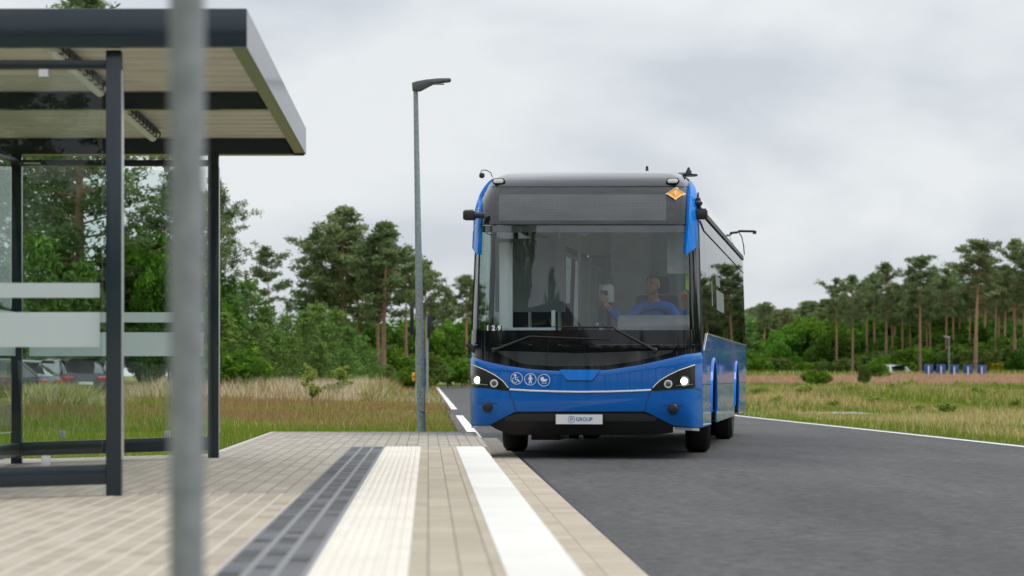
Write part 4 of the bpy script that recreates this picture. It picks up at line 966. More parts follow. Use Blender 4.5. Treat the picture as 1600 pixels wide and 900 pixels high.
# ------------------------------------------------------------------ foliage builders
def quads(C_, size, aspect=1.0, flat=0.0):
    """N leaf quads at centres C_ (N,3); flat pulls normals to vertical"""
    n = len(C_); a = rng.normal(size=(n, 3)); a[:, 2] *= (1-flat*.75); a /= np.linalg.norm(a, axis=1)[:, None]
    b = rng.normal(size=(n, 3)); b[:, 2] *= (1-flat*.75); b -= a*np.sum(a*b, axis=1)[:, None]; b /= np.linalg.norm(b, axis=1)[:, None]
    s = (size*rng.uniform(.6, 1.3, n))[:, None] if np.isscalar(size) else size[:, None]
    V = np.stack([C_-a*s, C_-b*s*aspect, C_+a*s, C_+b*s*aspect], 1).reshape(-1, 3)
    return V
def quadmesh(name, V, m, tint=None, per=4):
    n = len(V)//per; me = bpy.data.meshes.new(name); me.vertices.add(len(V)); me.vertices.foreach_set('co', V.astype(np.float32).ravel())
    me.loops.add(len(V)); me.loops.foreach_set('vertex_index', np.arange(len(V), dtype=np.int32))
    me.polygons.add(n); me.polygons.foreach_set('loop_start', np.arange(0, len(V), per, dtype=np.int32)); me.polygons.foreach_set('loop_total', np.full(n, per, dtype=np.int32))
    me.update(calc_edges=True)
    if tint is not None:
        ca_ = me.color_attributes.new('tint', 'FLOAT_COLOR', 'POINT'); c4 = np.ones((len(V), 4), np.float32); c4[:, :3] = np.repeat(tint, per, axis=0); ca_.data.foreach_set('color', c4.ravel())
    me.materials.append(m); return me
def blobpts(n, c, r, shell=.0):
    d = rng.normal(size=(n, 3)); d /= np.linalg.norm(d, axis=1)[:, None]; q = rng.uniform(shell, 1, n)**(1/2.2)
    return np.array(c)+d*q[:, None]*np.array(r)
def link_mesh(name, me, parent): o = bpy.data.objects.new(name, me); COL.objects.link(o); o.parent = parent; return o

def make_pine(h=12, crown0=.45, width=2.6, lean=.0, dens=1.0, seed=0, leafm='needles', rad=.19, flat_top=.6, ls=.16, gaps=.0, holder=None):
    rd = random.Random(seed); t = tag(empty('pine_tree', (0, 0, 0)))
    g = MB(); n = 9; ax = []; wob = rd.uniform(0, 6)
    for i in range(n+1):
        f = i/n; ax.append(Vector((lean*f*h+.10*math.sin(f*5+wob)*f*h*.12, .1*math.sin(f*4+wob*2)*h*.06*f, f*h*.97)))
    g.tube([tuple(a) for a in ax], [max(.025, rad*(1-.85*i/n)) * (1.25 if i == 0 else 1) for i in range(n+1)], 9)
    def at(f):
        k = min(n-1, int(f*n)); return ax[k].lerp(ax[k+1], f*n-k)
    pts = []; nb = int(26*dens+4); az = rd.uniform(0, 6)
    for b in range(nb):
        f = crown0+(1-crown0)*((b+.5)/nb)**.9; rel_ = (f-crown0)/(1-crown0)
        if rd.random() < gaps: continue
        prof_ = (math.sin(math.pi*min(1, rel_*.62+.22))**.8)*(1-flat_top*max(0, rel_-.55)) if rel_ < .98 else .25
        prof_ *= (1-max(0, rel_-.6)/.4*.62)
        ln = width*prof_*rd.uniform(.55, 1.18); az += 2.4+rd.uniform(-.4, .4); up = lerp(.05, .9, rel_)+rd.uniform(-.15, .2)
        p0 = at(f); d = Vector((math.cos(az), math.sin(az), up)).normalized()
        p1 = p0+d*ln*.55+Vector((0, 0, -.05*ln)); p2 = p0+d*ln+Vector((0, 0, .05*ln))
        g.tube([tuple(p0), tuple(p1), tuple(p2)], [rad*.22*(1-rel_*.6), rad*.12*(1-rel_*.6), .010], 5)
        npd = max(3, int(ln*2.4))
        for k in range(npd):
            q = lerp(.30, 1.0, (k+rd.random()*.6)/npd); c = p0+d*ln*q+Vector((rd.uniform(-.25, .25), rd.uniform(-.25, .25), rd.uniform(-.15, .3)))*ln*.55
            rr = rd.uniform(.24, .52)*(.75+.25*ln/width)*(h/12)**.5
            pts.append(blobpts(int(80*(rr/.5)**1.6), c, (rr*1.2, rr*1.2, rr*.52), .0)); pts.append(blobpts(int(20*(rr/.5)**1.6), c, (rr*1.7, rr*1.7, rr*.9), .5))
    for k in range(3): pts.append(blobpts(60, at(.985)+Vector((rd.uniform(-.2, .2), rd.uniform(-.2, .2), -.1+.12*k)), (.35, .35, .3)))
    for k in range(4):    # dead stubs
        f = rd.uniform(.25, crown0); p0 = at(f); a = rd.uniform(0, 6.28); ln = rd.uniform(.3, .9)
        g.tube([tuple(p0), tuple(p0+Vector((math.cos(a)*ln, math.sin(a)*ln, rd.uniform(-.1, .25))))], [.03, .008], 4)
    g.build('trunk', M['trunk'], t, smooth=True)
    link_mesh('crown', quadmesh('crown', quads(np.concatenate(pts), ls, .34, .25), M[leafm]), t); t['h0'] = h
    return t
def make_conifer(h=5, width=1.7, seed=0, leafm='young', ls=.12, name='young_pine'):
    rd = random.Random(seed); t = empty(name); g = MB(); g.tube([(0, 0, 0), (.05, 0, h*.5), (0, .03, h*.97)], [.09, .06, .015], 7); pts = []
    nw = int(h*2.6)
    for i in range(nw):
        f = .06+.92*i/nw; w_ = width*(1-f)**.75*rd.uniform(.8, 1.15)+.12
        for k in range(7):
            a = 2*math.pi*k/7+i*.7+rd.uniform(-.2, .2); ln = w_*rd.uniform(.65, 1.15)
            d = Vector((math.cos(a), math.sin(a), .35+.5*f)); p0 = Vector((0, 0, f*h)); m_k = max(2, int(ln*3.2))
            for q in range(m_k):
                c = p0+d*ln*(q+.7)/m_k; pts.append(blobpts(16, c, (.24, .24, .16)))
            if rd.random() < .3: g.tube([tuple(p0), tuple(p0+d*ln*.9)], [.02, .006], 4)
    for k in range(4): pts.append(blobpts(14, (0, 0, h*(.93+.025*k)), (.08, .08, .15)))
    g.build('trunk', M['trunkgrey'], t, smooth=True); link_mesh('crown', quadmesh('crown', quads(np.concatenate(pts), ls, .3, 0), M[leafm]), t); t['h0'] = h; return t
def make_leafy(h=6, width=3.2, seed=0, leafm='leaf', ls=.13, name='leafy_tree', nbl=26, trunkh=.25, tops=1.0):
    rd = random.Random(seed); t = empty(name); g = MB(); k_ = h/6; g.tube([(0, 0, 0), (.1*k_, 0, h*.35), (.0, .1*k_, h*.7)], [.10*k_, .06*k_, .02*k_], 7); pts = []
    for b in range(nbl):
        a = rd.uniform(0, 6.28); el = rd.uniform(-.55, 1); rr = math.sqrt(max(0, 1-el*el*.8))*rd.uniform(.35, .85)
        c = Vector((math.cos(a)*width*.5*rr*1.1, math.sin(a)*width*.5*rr*1.1, h*(.55+.36*el*tops))); r = rd.uniform(.16, .27)*width
        c.z = max(c.z, r*.6)
        pts.append(blobpts(int(300*(r/.8)**1.4), c, (r, r, r*.75), .35))
        if b % 3 == 0: g.tube([(0, 0, h*.25), tuple(c)], [.04*k_, .01*k_], 5)
        for q in range(3):
            c2 = c+Vector((rd.uniform(-1, 1), rd.uniform(-1, 1), rd.uniform(-.2, 1)))*r*.95; pts.append(blobpts(45, c2, (r*.35, r*.35, r*.35)))
    g.build('trunk', M['trunkgrey'], t, smooth=True); link_mesh('crown', quadmesh('crown', quads(np.concatenate(pts), ls, .65, .1), M[leafm]), t); t['h0'] = h; return t
def place(proto, x, y, h, rz=None, label=None, group=None, cat=None, wx=1.0, sink=.0, first=[]):
    if proto not in first: first.append(proto); o = proto
    else: o = copy_tree(proto)
    s = h/proto['h0']; o.location = (x, y, T(x, y)-sink); o.scale = (s*wx, s*wx, s); o.rotation_euler = (0, 0, rng.uniform(0, 6.28) if rz is None else rz)
    tag(o, label, cat, group); return o
def treeat(proto, px, topy, Y, **k):
    x = PX(px, Y); return place(proto, x, Y, (PZ(topy, Y)-T(x, Y)), **k)

pA = [make_pine(12, .42, 2.7, seed=1, dens=1.35), make_pine(12, .56, 2.3, seed=2, lean=.02), make_pine(12, .60, 2.2, seed=3, gaps=.2), make_pine(12, .36, 3.0, seed=4, dens=1.6),
      make_pine(12, .62, 2.6, seed=5, flat_top=.2, gaps=.1, lean=-.02), make_pine(12, .55, 1.9, seed=6, gaps=.1, dens=.9)]
pBig = make_pine(12, .22, 3.1, seed=11, dens=2.6, ls=.11, rad=.2); pBig2 = make_pine(12, .34, 2.9, seed=12, dens=2.2, ls=.11, rad=.19)
pR = [make_pine(12, .58, 2.3, seed=51, dens=.95, gaps=.1), make_pine(12, .66, 2.0, seed=52, lean=.045, dens=.8), make_pine(12, .62, 2.2, seed=53, gaps=.25), make_pine(12, .52, 2.6, seed=54, dens=1.0, gaps=.12), make_pine(12, .62, 2.7, seed=55, flat_top=.2, gaps=.1, lean=-.02), make_pine(12, .68, 1.9, seed=56, gaps=.2, lean=-.05)]
pThin = make_pine(12, .62, 2.5, seed=21, gaps=.25, dens=.7, lean=.07, rad=.14)
cY = [make_conifer(5, 1.7, 1), make_conifer(5, 2.1, 2), make_conifer(5, 1.5, 3)]
lA = [make_leafy(6, 5.0, 1, nbl=34), make_leafy(6, 5.6, 2, nbl=36), make_leafy(6, 4.6, 3, leafm='leafdk', nbl=34), make_leafy(6, 5.4, 4, leafm='leafdk', nbl=36)]
sA = [make_leafy(2.4, 2.6, 5, leafm='leafgrey', ls=.09, name='shrub', nbl=20), make_leafy(2.4, 3.2, 6, leafm='leaf', ls=.09, name='shrub', nbl=22), make_leafy(2.4, 2.2, 7, leafm='leafgrey', ls=.08, name='shrub', nbl=18)]
sYel = make_leafy(2.2, 2.8, 9, leafm='leafyel', ls=.10, name='flowering_shrub', nbl=18)

# ---- trees left of the bus
G1 = 'pines in the clump between shelter and street lamp'
treeat(pA[3], 538, 319, 150, rz=.4, wx=1.12, label='tallest pine of the clump left of the street lamp, with the highest crown', cat='tree', group=G1)
treeat(pA[0], 600, 343, 146, rz=1.9, wx=1.1, label='broad pine with two bare reddish stems beside it, just left of the street lamp', cat='tree', group=G1)
treeat(pA[1], 592, 368, 148, rz=3.9, wx=.9, label='slender pine half merged with the broad pine near the street lamp', cat='tree', group=G1)
treeat(pA[3], 497, 358, 152, rz=2.9, wx=1.0, label='wide low-branched pine on the left flank of the clump', cat='tree', group=G1)
treeat(pA[0], 560, 372, 156, rz=5.2, wx=1.0, label='dark pine filling the middle of the clump behind its tallest tree', cat='tree', group=G1)
treeat(pA[4], 636, 388, 158, rz=.3, wx=.9, label='pine whose crown is crossed by the street lamp pole', cat='tree', group=G1)
treeat(pA[1], 665, 405, 170, rz=1.3, wx=.9, label='airy pine just right of the street lamp pole', cat='tree', group=G1)
treeat(pThin, 428, 386, 120, rz=3.3, wx=.85, label='thin lone pine with a small tufted crown between shelter and pine clump', cat='tree')
treeat(pA[5], 700, 449, 205, rz=1, label='small distant pine halfway between street lamp and bus', cat='tree', group='distant pines by the bus')
treeat(pA[2], 728, 428, 195, rz=2, label='distant pine half hidden behind the bus edge', cat='tree', group='distant pines by the bus')
treeat(pA[5], 742, 440, 205, rz=4, label='distant pine standing behind the bus windscreen corner', cat='tree', group='distant pines by the bus')
treeat(pA[1], 683, 470, 215, rz=4, label='lowest distant pine above the far traffic light', cat='tree', group='distant pines by the bus')
treeat(pBig, 128, -28, 100, rz=.5, wx=1.0, label='huge old pine behind the shelter, its crown rising above the roof', cat='tree', group='big pines behind the shelter')
treeat(pBig2, 278, 258, 104, rz=2.2, wx=1.05, label='big pine seen between the two right posts of the shelter', cat='tree', group='big pines behind the shelter')
treeat(pBig2, 338, 272, 108, rz=4.0, wx=.75, label='big pine whose branch tips stick out right of the shelter', cat='tree', group='big pines behind the shelter')
treeat(pBig, 30, 60, 112, rz=3.1, wx=1.0, label='big pine behind the left end of the shelter', cat='tree', group='big pines behind the shelter')
treeat(pBig2, -90, 20, 104, rz=1.1, label='big pine beyond the hidden left side of the shelter', cat='tree', group='big pines behind the shelter')
YG = 'young pines at the edge of the meadow'; YL = 'bushy young pine in the green thicket at the meadow edge'
for (px, ty, Y, q, wx) in ((362, 455, 105, 0, 1.1), (385, 432, 112, 1, 1.1), (415, 470, 108, 2, 1.2), (448, 486, 112, 1, 1.0), (478, 480, 118, 0, 1.1), (510, 500, 112, 1, 1.1), (545, 505, 118, 2, 1.2), (350, 480, 96, 2, 1.1), (400, 500, 100, 0, 1.1),
                       (455, 520, 104, 2, 1.3), (500, 530, 104, 0, 1.2), (540, 540, 108, 1, 1.1), (432, 510, 102, 1, 1.0), (565, 520, 124, 1, 1), (580, 545, 126, 0, 1.1), (470, 500, 125, 2, 1.2), (525, 480, 128, 1, 1.1), (495, 470, 132, 0, 1.2)):
    treeat(cY[q], px, ty, Y, wx=wx, sink=.1, label=YL, cat='tree', group=YG)
for (px, ty, Y, q, wx) in ((60, 360, 62, 1, .9), (10, 400, 60, 0, 1), (130, 400, 64, 2, 1), (95, 340, 70, 0, .8), (-40, 380, 64, 1, 1)):
    treeat(cY[q], px, ty, Y+32, wx=wx, sink=.1, label='feathery young pine seen through the shelter glass', cat='tree', group='young pines behind the shelter')
for (px, ty, Y, q, wx) in ((225, 372, 80, 0, .7), (265, 400, 78, 1, .7), (180, 420, 82, 2, .8), (310, 430, 84, 3, .7), (25, 470, 72, 2, .8), (-50, 440, 72, 3, .9), (110, 460, 96, 2, .9), (330, 470, 92, 2, .7), (235, 500, 76, 3, .6), (290, 520, 80, 2, .6)):
    treeat(lA[q], px, ty, max(Y+22, 98), wx=wx, sink=.2, label='dense leafy bush behind the shelter glass', cat='bush', group='leafy bushes behind the shelter')
for (px, ty, Y, q, wx) in ((600, 505, 178, 2, 1.1), (640, 500, 185, 0, 1.1), (675, 515, 195, 3, 1.2), (705, 508, 200, 1, 1.2), (735, 505, 200, 2, 1.2), (560, 500, 180, 3, 1.2), (760, 500, 205, 0, 1.2)):
    treeat(lA[q], px, ty, Y, wx=wx, sink=.3, label='round leafy tree in the green belt behind the end of the road', cat='tree', group='leafy trees behind the road end')
for i, (px, ty, Y, q) in enumerate(((610, 548, 150, 1), (632, 560, 150, 0), (655, 552, 160, 2), (678, 565, 172, 0), (700, 562, 178, 1), (722, 560, 182, 2), (590, 565, 138, 2), (372, 560, 86, 0), (350, 545, 84, 1), (742, 562, 188, 1), (645, 575, 140, 1))):
    treeat(sA[q], px, ty, Y, wx=1.2, sink=.2, label='low shrub along the far verge', cat='shrub', group='shrubs along the verge')

# ---- trees right of the bus
FG = 'tall pines along the forest edge on the far side'
FP = [(1192, 470, 262, 5, 1, 'small pine rising right beside the bus rear'), (1226, 480, 268, 1, 1, None), (1307, 432, 236, 0, 1.0, 'leftmost tall pine of the forest edge, bushy crown on a thin stem'),
      (1332, 428, 228, 3, .9, 'pine with a thick reddish stem, second from the left in the forest edge'), (1354, 436, 240, 1, .9, None), (1384, 408, 232, 3, .95, 'broad crowned pine above the white car'),
      (1366, 425, 244, 2, 1, None), (1398, 440, 245, 0, .9, None), (1438, 400, 228, 4, 1.0, 'open crowned pine over the leftmost blue barrels'), (1456, 440, 240, 1, .9, None), (1478, 416, 236, 0, .8, 'narrow pine with a crooked pale stem over the barrels'),
      (1490, 428, 244, 5, 1, None), (1524, 374, 222, 4, 1.15, 'tallest pine of the right forest with an umbrella crown and thick red stem'), (1552, 420, 236, 1, 1, None),
      (1586, 371, 226, 3, .9, 'high pine with a spiky top at the picture edge'), (1606, 384, 224, 0, 1, None), (1570, 412, 240, 2, 1, None), (1625, 390, 230, 3, 1, None), (1500, 412, 250, 3, 1, None), (1538, 405, 250, 0, 1, None),
      (1420, 434, 250, 3, 1, None), (1465, 425, 252, 3, .9, None), (1410, 446, 238, 2, 1, None), (1344, 446, 250, 5, 1, None), (1316, 458, 252, 1, 1, None)]
FP += [(1425, 460, 240, 1, .8, None), (1300, 470, 246, 2, .8, None), (1448, 455, 238, 2, .8, None), (1512, 440, 244, 1, .8, None), (1560, 440, 240, 5, .8, None), (1395, 462, 238, 5, .8, None), (1600, 430, 236, 1, .8, None)]
words = ['first', 'second', 'third', 'fourth', 'fifth', 'sixth', 'seventh', 'eighth', 'ninth', 'tenth', '11th', '12th', '13th', '14th', '15th', '16th', '17th', '18th', '19th', '20th', '21st', '22nd', '23rd', '24th', '25th', '26th', '27th', '28th', '29th', '30th', '31st', '32nd', '33rd', '34th', '35th']
for i, (px, ty, Y, q, wx, lb) in enumerate(sorted(FP)):
    treeat(pR[q], px, ty, Y-33, wx=wx*.92, label=lb or words[i]+' bare stemmed pine counted from the bus along the forest edge', cat='tree', group=FG)
for i in range(46):
    px = 1172+ (1640-1172)*((i*.618) % 1); Y = rng.uniform(262, 310)
    ty = np.interp(px, [1170, 1240, 1300, 1400, 1500, 1600], [482, 478, 468, 458, 450, 440])+rng.uniform(-8, 12)
    treeat(pA[i % 6], px, ty, Y, wx=1.15, label='dark pine deep inside the forest behind the front row', cat='tree', group='pines deeper in the forest')
for i in range(20):
    px = 1165+24.5*i; Y = rng.uniform(268, 285); ty = 502+rng.uniform(-8, 8)
    treeat(cY[i % 3], px, ty, Y, wx=2.6, label='dark bushy conifer between the forest stems', cat='tree', group='dark conifers inside the forest')
lt = [(1212, 535, 206, 1), (1238, 512, 212, 0), (1262, 502, 214, 1), (1285, 505, 212, 0), (1320, 498, 218, 1), (1352, 494, 220, 0), (1385, 498, 216, 2), (1420, 500, 218, 3), (1445, 494, 222, 2), (1478, 496, 220, 1), (1505, 500, 222, 3), (1535, 506, 218, 2), (1560, 502, 222, 3), (1590, 508, 220, 3), (1625, 505, 220, 2), (1300, 520, 208, 3), (1340, 522, 208, 2), (1400, 525, 210, 3), (1460, 520, 212, 3), (1515, 524, 212, 2), (1180, 545, 205, 3)]
for (px, ty, Y, q) in lt: treeat(lA[q], px, ty, Y, wx=1.05, sink=.3, label='round leafy tree in the green belt under the pines', cat='tree', group='leafy trees under the pines')
for i in range(34):
    px = 1160+14.2*i+rng.uniform(-4, 4); Y = rng.uniform(196, 206); ty = np.interp(px, [1160, 1250, 1350, 1450, 1550, 1640], [560, 566, 562, 548, 545, 535])+rng.uniform(-9, 9)
    treeat(sA[i % 3], px, ty, Y, wx=1.25, sink=.2, label='light green shrub in the low hedge below the trees', cat='shrub', group='shrubs below the forest')
treeat(lA[2], 1590, 545, 190, wx=.8, sink=.2, label='dark round shrub right of the barrels', cat='shrub')
treeat(sYel, 1560, 566, 194, wx=1.1, label='yellow flowering shrub right of the blue barrels', cat='shrub')
treeat(sA[1], 1368, 572, 150, wx=1.35, label='bright green bush in front of the white car', cat='shrub')
treeat(sA[1], 1275, 583, 108, wx=1.2, label='tiny dark green bush alone on the rusty grass strip', cat='shrub')
treeat(sA[0], 1350, 570, 118, wx=.5, label='small sapling left of the white car bush', cat='shrub')
wd_ = make_leafy(.7, 1.0, 41, leafm='leafwd', ls=.045, name='weed', nbl=12)
for (px, Y, h) in ((1215, 66, .45), (1255, 70, .6), (1290, 68, .4), (1300, 64, .35), (1335, 72, .55), (1370, 66, .4), (1395, 78, .55), (1440, 62, .3), (1475, 58, .45), (1490, 61, .35), (1530, 70, .5), (1240, 90, .4), (1320, 95, .5), (1430, 92, .45), (1500, 98, .6), (1560, 90, .5), (1585, 64, .4), (1190, 74, .5), (1420, 108, .7)):
    place(wd_, PX(px, Y), Y, h*.6, label='low leafy weed clump on the grassy bank', cat='weed', group='weed clumps on the bank', wx=rng.uniform(.9, 1.8))
place(wd_, PX(366, 20.0), 20.0, .07, label='tiny weed growing from the paving beside the far shelter post', cat='weed'); bpy.data.objects[-1] if False else None
place(wd_, -1.5, 27.9, .10, label='small yellow green weed at the far corner of the paving', cat='weed', wx=1.5)
# saplings in the left meadow
sp1 = make_leafy(1.2, .62, 31, leafm='leafwd', ls=.035, name='sapling', nbl=17); 
treeat(sp1, 487, 570, 62, wx=.7, label='thin pale sapling in the tall grass', cat='sapling'); treeat(sp1, 528, 573, 78, wx=1.2, label='rounder bright green sapling in the tall grass', cat='sapling')
# trees reflected in the bus windscreen (behind the viewer, over the road)
for i in range(22):
    x = -46+4.2*i+rng.uniform(-1, 1); y = -44+rng.uniform(-5, 5)
    place(pA[i % 6], x, y, rng.uniform(8.5, 12), label='pine standing across the road behind the viewer', cat='tree', group='pines behind the viewer')
    place(lA[i % 4], x+2, y+4, rng.uniform(5, 7), label='leafy tree across the road behind the viewer', cat='tree', group='leafy trees behind the viewer', wx=1.2)
for i in range(16):
    y = -30+10*i; x = 48+rng.uniform(-3, 3)+max(0, y-60)*.15
    place(pA[i % 6], x, y, rng.uniform(11, 14), label='pine of the forest beyond the meadow outside the picture', cat='tree', group='pines beyond the right meadow')
    place(lA[i % 4], x-2, y+4, rng.uniform(5, 7), wx=1.6, label='leafy tree of the forest beyond the meadow outside the picture', cat='tree', group='leafy trees beyond the right meadow')
    if i < 8:
        place(pA[(i+2) % 6], -22+rng.uniform(-3, 3), -36+10*i, rng.uniform(10, 13), label='pine left of the bus stop outside the picture', cat='tree', group='pines left of the stop')
        place(lA[i % 4], -20+rng.uniform(-2, 2), -31+10*i, rng.uniform(5, 7), wx=1.6, label='leafy tree left of the bus stop outside the picture', cat='tree', group='leafy trees left of the stop')

# ------------------------------------------------------------------ meadow grass
def grass(name, n, fx, hfn, cfn, wd, label, lean=.35):
    X = np.empty(n); Y = np.empty(n); X, Y = fx(n); Z = Tv(X, Y); hh = hfn(X, Y)*rng.uniform(.55, 1.2, len(X)); a = rng.uniform(0, 6.28, len(X)); ww = wd(Y)*rng.uniform(.6, 1.3, len(X))
    ld = rng.normal(size=(len(X), 2))*lean*hh[:, None]
    B = np.stack([X, Y, Z-.02], 1); dx = np.stack([np.cos(a)*ww, np.sin(a)*ww*.5, np.zeros_like(ww)], 1); tip = B+np.stack([ld[:, 0], ld[:, 1], hh+.02], 1)
    V = np.stack([B-dx, B+dx, tip], 1).reshape(-1, 3)
    o = bpy.data.objects.new(name, quadmesh(name, V, M['grass'], cfn(X, Y), 3)); COL.objects.link(o); return tag(o, label, 'grass', kind='stuff')
def pal(cols, n, jit=.25):
    c = np.array(cols)[rng.integers(0, len(cols), n)]; return c*rng.uniform(1-jit, 1+jit, (n, 1))
def patchn(X, Y, s=.25): return np.sin(X*s*2.1+1)*np.cos(Y*s+.5)+.5*np.sin(X*s*5+Y*s*2.3)
def fL(y0, y1, wpx0=-60, wpx1=745, xmax=None):
    def f(n):
        Y = y0*(y1/y0)**rng.uniform(0, 1, n); px = rng.uniform(wpx0, wpx1, n); X = (px-VX)*Y/F
        ok = X < .44
        if y0 < 27.7: ok &= ~((X > -1.82) & (Y < 27.68)); ok &= ~((Y < 20.3))
        ok &= ~((Y > 57.4) & (Y < 60.4))
        return X[ok], Y[ok]
    return f
def mixc(t, A, B, n): return np.where((rng.uniform(0, 1, n) < t)[:, None], pal(A, n), pal(B, n))
GREEN = [(.20,.29,.03), (.25,.33,.05), (.14,.22,.03)]; STRAW = [(.55,.46,.20), (.50,.38,.17), (.62,.54,.30)]; BROWN = [(.34,.19,.10), (.25,.15,.08), (.40,.25,.13), (.38,.30,.12)]; PALE = [(.72,.58,.42), (.62,.50,.36), (.78,.66,.50)]; PINK = [(.52,.29,.21), (.45,.26,.19), (.56,.36,.28), (.50,.36,.25)]
def cl1(X, Y):
    t = np.clip((Y-38)/8+.4*patchn(X, Y, .5), 0, 1)*.55+.08; c = mixc(t, STRAW+BROWN, GREEN, len(X))
    return c
grass('short_grass', 60000, fL(20.3, 44), lambda X, Y: .07+.10*np.clip((Y-28)/10, 0, 1), cl1, lambda Y: .004+.00010*Y, 'short green grass just beyond the platform')
def cl2(X, Y):
    pn = patchn(X, Y, .3); t = np.clip(.72+.35*pn-.5*np.clip((44-Y)/5, 0, 1), 0, 1)
    c = mixc(t, BROWN, GREEN+STRAW[:1], len(X)); return c
grass('meadow_grass', 75000, fL(40, 80), lambda X, Y: .20+.10*patchn(X, Y, .2), cl2, lambda Y: .00022*Y, 'brown and green meadow grass in the middle of the verge')
def cl3(X, Y):
    t = np.clip(.78+.25*patchn(X, Y, .15), 0, 1)*np.where(X > -2.2, .35, 1); return mixc(t, PALE, BROWN+GREEN, len(X))
grass('tall_pale_grass', 60000, fL(76, 125), lambda X, Y: np.where(X > -1.6, .25, np.where((X < -9) & (Y < 84), .25, .74+.2*patchn(X, Y, .12))), cl3, lambda Y: .00022*Y, 'tall pale feathery grass in front of the young pines')
grass('far_left_grass', 16000, fL(125, 190), lambda X, Y: .35+0*X, cl2, lambda Y: .0003*Y, 'far grass under the pine clump')
def fR(y0, y1, px0=1100, px1=1660, xin=.35):
    def f(n):
        Y = y0*(y1/y0)**rng.uniform(0, 1, n); px = rng.uniform(px0, px1, n); X = (px-VX)*Y/F
        e = np.interp(Y, [0, 15, 30, 38, 52, 80, 300], [8.15, 7.95, 7.62, 7.42, 7.02, 6.8, 6.7]); ok = X > e+xin
        ok &= ~((X < 17.6) & (Y > 57.0) & (Y < 60.4)); ok &= ~((Y > 165.5) & (Y < 176) & (X < 31.8) & (X > 19.5)); return X[ok], Y[ok]
    return f
def cr1(X, Y):
    e = np.interp(Y, [0, 30, 52, 80], [8.1, 7.62, 7.02, 6.8]); t = np.clip(.62+.4*patchn(X, Y, .45), 0, 1)*np.where(X < e+.9, .25, 1); return mixc(t, STRAW+BROWN[:1]+STRAW, GREEN, len(X))
grass('verge_grass', 60000, fR(27, 58, xin=.17), lambda X, Y: .10+.10*np.clip(patchn(X, Y, .45)+.4, 0, 1), cr1, lambda Y: .00022*Y, 'dry straw coloured grass along the right road edge')
def cr2(X, Y):
    t = np.clip(.40+.45*patchn(X, Y, .22)+.25*np.exp(-((Y-70)/8)**2), 0, 1); return mixc(t, STRAW+BROWN[2:]+STRAW[:1], GREEN+[(.16,.20,.04)], len(X))
grass('bank_grass', 80000, fR(58, 118), lambda X, Y: .20+.12*patchn(X, Y, .25)+.05, cr2, lambda Y: .00024*Y, 'mixed grass and weeds on the low bank behind the road')
grass('rusty_grass', 50000, fR(112, 176), lambda X, Y: .30+.05*patchn(X, Y, .2), lambda X, Y: mixc(.86+0*X, PINK, GREEN, len(X)), lambda Y: .00028*Y, 'reddish flowering grass strip before the forest')
grass('forest_edge_grass', 26000, fR(176, 200), lambda X, Y: .5+0*X, lambda X, Y: mixc(.25+0*X, STRAW, GREEN, len(X)), lambda Y: .0003*Y, 'green undergrowth at the foot of the forest')

grass('grass_tufts', 5000, lambda n: (PX(88, 66)+rng.normal(size=n)*.45, 66+rng.normal(size=n)*.6), lambda X, Y: .7+0*X, lambda X, Y: mixc(.6+0*X, PALE+STRAW, GREEN, len(X)), lambda Y: .00025*Y, 'tall feathery grass tuft in front of the parked cars', lean=.5)
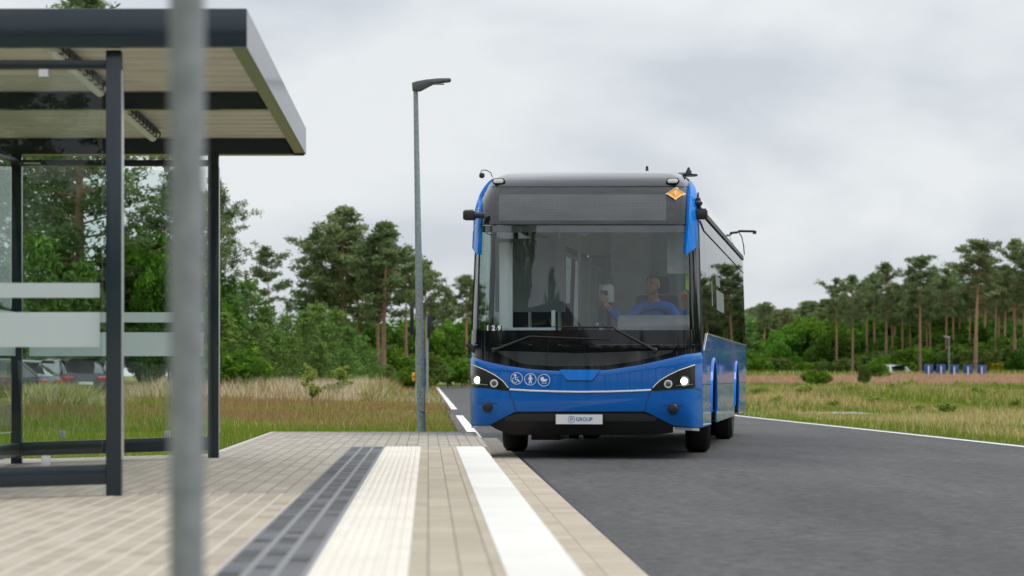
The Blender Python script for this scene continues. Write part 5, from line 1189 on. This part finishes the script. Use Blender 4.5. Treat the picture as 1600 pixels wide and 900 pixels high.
# ------------------------------------------------------------------ cars
M['carglass'] = mat('car glass', (.015,.018,.02), .05, spec=.8, coat=1)
M['red'] = mat('tail light red', (.45,.01,.01), .2, coat=1)
def make_car(paint, nm='parked_car'):
    c = empty(nm)
    sect = [(-2.15,.30,.62,.78),(-2.05,.28,.95,.86),(-1.5,.25,.98,.90),(-.6,.24,1.00,.91),(.6,.24,.99,.91),(1.4,.25,.93,.90),(2.0,.28,.80,.86),(2.2,.32,.62,.76)]   # y, bottom, top, half width; rear at negative y
    rows = []
    for (y, b, t_, hw_) in sect:
        rows.append([(-hw_*.9, y, b), (-hw_, y, b+.12), (-hw_, y, (b+t_)/2), (-hw_*.97, y, t_-.06), (-hw_*.88, y, t_), (hw_*.88, y, t_), (hw_*.97, y, t_-.06), (hw_, y, (b+t_)/2), (hw_, y, b+.12), (hw_*.9, y, b), (-hw_*.9, y, b)])
    g = MB(); g.grid(rows); o = len(g.v); g.f.append(tuple(range(0, 10))); m_ = 11*(len(rows)-1); g.f.append(tuple(range(m_, m_+10))[::-1])
    g.build('body', paint, c, smooth=True, autos=40)
    rows = []
    for (y, z, hw_) in ((-2.0,.96,.80),(-1.75,1.22,.70),(-1.3,1.46,.62),(-.3,1.52,.61),(.35,1.46,.62),(1.05,1.02,.76),(1.3,.95,.80)):
        rows.append([(-.84, y, .93), (-hw_-.02, y, z-.06), (-hw_*.8, y, z), (hw_*.8, y, z), (hw_+.02, y, z-.06), (.84, y, .93), (-.84, y, .93)])
    g = MB(); g.grid(rows); g.build('cabin_glass', M['carglass'], c, smooth=True)
    rows = []
    for (y, z, hw_) in ((-1.98,1.44,.55),(-1.3,1.475,.60),(-.3,1.535,.60),(.35,1.475,.61)): rows.append([(-hw_, y, z-.05), (-hw_*.8, y, z+.012), (hw_*.8, y, z+.012), (hw_, y, z-.05), (hw_, y, z-.075), (-hw_, y, z-.075), (-hw_, y, z-.05)])
    MB().grid(rows).build('roof', paint, c, smooth=True)
    for sx in (-1, 1):
        MB().box(sx*.62-.2, sx*.62+.2, -2.14, -2.06, .72, .86).build('tail_light', M['red'], c, bevel=.03)
        MB().box(sx*.62-.16, sx*.62+.16, 2.08, 2.18, .60, .72).build('headlight', M['sticker'], c, bevel=.03)
        for y in (-1.35, 1.35):
            MB().lathe([(.2, -.1), (.33, -.1), (.34, 0), (.33, .1), (.2, .1)], 20, (sx*.80, y, .34), 'x').build('wheel', M['rubber'], c, smooth=True)
        MB().tube([(sx*.60, .45, 1.43), (sx*.79, 1.1, 1.0)], .03, 6).build('window_pillar', paint, c)
        MB().tube([(sx*.62, -1.3, 1.43), (sx*.79, -1.95, .98)], .05, 6).build('window_pillar', paint, c)
    MB().box(-.26, .26, -2.17, -2.13, .58, .68).build('number_plate', M['sticker'], c)
    return c
M['cargrey'] = mat('dark grey car paint', (.02,.024,.032), .25, metal=.2, coat=1); M['carsilver'] = mat('silver blue car paint', (.09,.105,.13), .2, metal=.5, coat=1); M['carwhite'] = mat('white car paint', (.8,.8,.8), .2, coat=1)
c1 = make_car(M['cargrey']); x = PX(100, 83); c1.location = (x, 83, T(x, 83)); c1.rotation_euler = (0, 0, R(28)); tag(c1, 'dark grey hatchback with red tail light parked behind the shelter', 'car', 'cars parked behind the shelter')
c2 = make_car(M['carsilver']); x = PX(139, 88); c2.location = (x, 88, T(x, 88)); c2.rotation_euler = (0, 0, R(7)); tag(c2, 'blue grey car half hidden behind the front shelter post', 'car', 'cars parked behind the shelter')
c3 = make_car(M['cargrey']); x = PX(-14, 78); c3.location = (x, 78, T(x, 78)); c3.rotation_euler = (0, 0, R(75)); tag(c3, 'dark car seen through the back glass of the shelter at the picture edge', 'car', 'cars parked behind the shelter')
c4 = make_car(M['carwhite']); x = PX(1392, 192); c4.location = (x, 192, T(x, 192)); c4.rotation_euler = (0, 0, R(12)); tag(c4, 'white car half hidden by a bright green bush near the forest', 'car')
# ------------------------------------------------------------------ blue barrels
M['drum'] = mat('blue plastic', (.02,.07,.24), .35, spec=.5, vary=.15)
prot = empty('barrel'); MB().lathe([(.30,0),(.33,.02),(.335,.28),(.35,.30),(.335,.32),(.335,.60),(.35,.62),(.335,.64),(.33,.88),(.28,.90),(.01,.90)], 22).build('drum', M['drum'], prot, smooth=True)
MB().tube([(0, -.343, .12), (0, -.343, .80)], .045, 6).build('white_stripe', M['white'], prot)
for i, (px, lb) in enumerate(((1451, 'leftmost of the five blue barrels with a white stripe'), (1470.5, 'second blue barrel from the left'), (1491, 'middle one of the five blue barrels'), (1512.5, 'fourth blue barrel from the left'), (1534, 'rightmost blue barrel next to the yellow shrub'))):
    o = prot if i == 0 else copy_tree(prot); x = PX(px, 172); o.location = (x, 172, T(x, 172)-.0); o.scale = (.95, .95, 1.0); o.rotation_euler = (0, 0, math.atan2(x, 172)*-1); tag(o, lb, 'barrel', 'blue barrels in a row before the forest')
# far lamp
x = PX(1483, 190); fl = tag(empty('street_lamp', (x, 190, T(x, 190))), 'tiny pale street lamp far away behind the blue barrels', 'street lamp')
MB().tube([(0, 0, 0), (0, 0, PZ(527, 190)-T(x, 190))], [.07, .05], 8).build('pole', M['galv'], fl); zt = PZ(527, 190)-T(x, 190)
MB().prism([(.06, zt-.05), (.06, zt+.06), (-.45, zt+.12), (-.45, zt+.06)], 'xz', -.1, .1).build('lamp_head', M['clip'], fl)
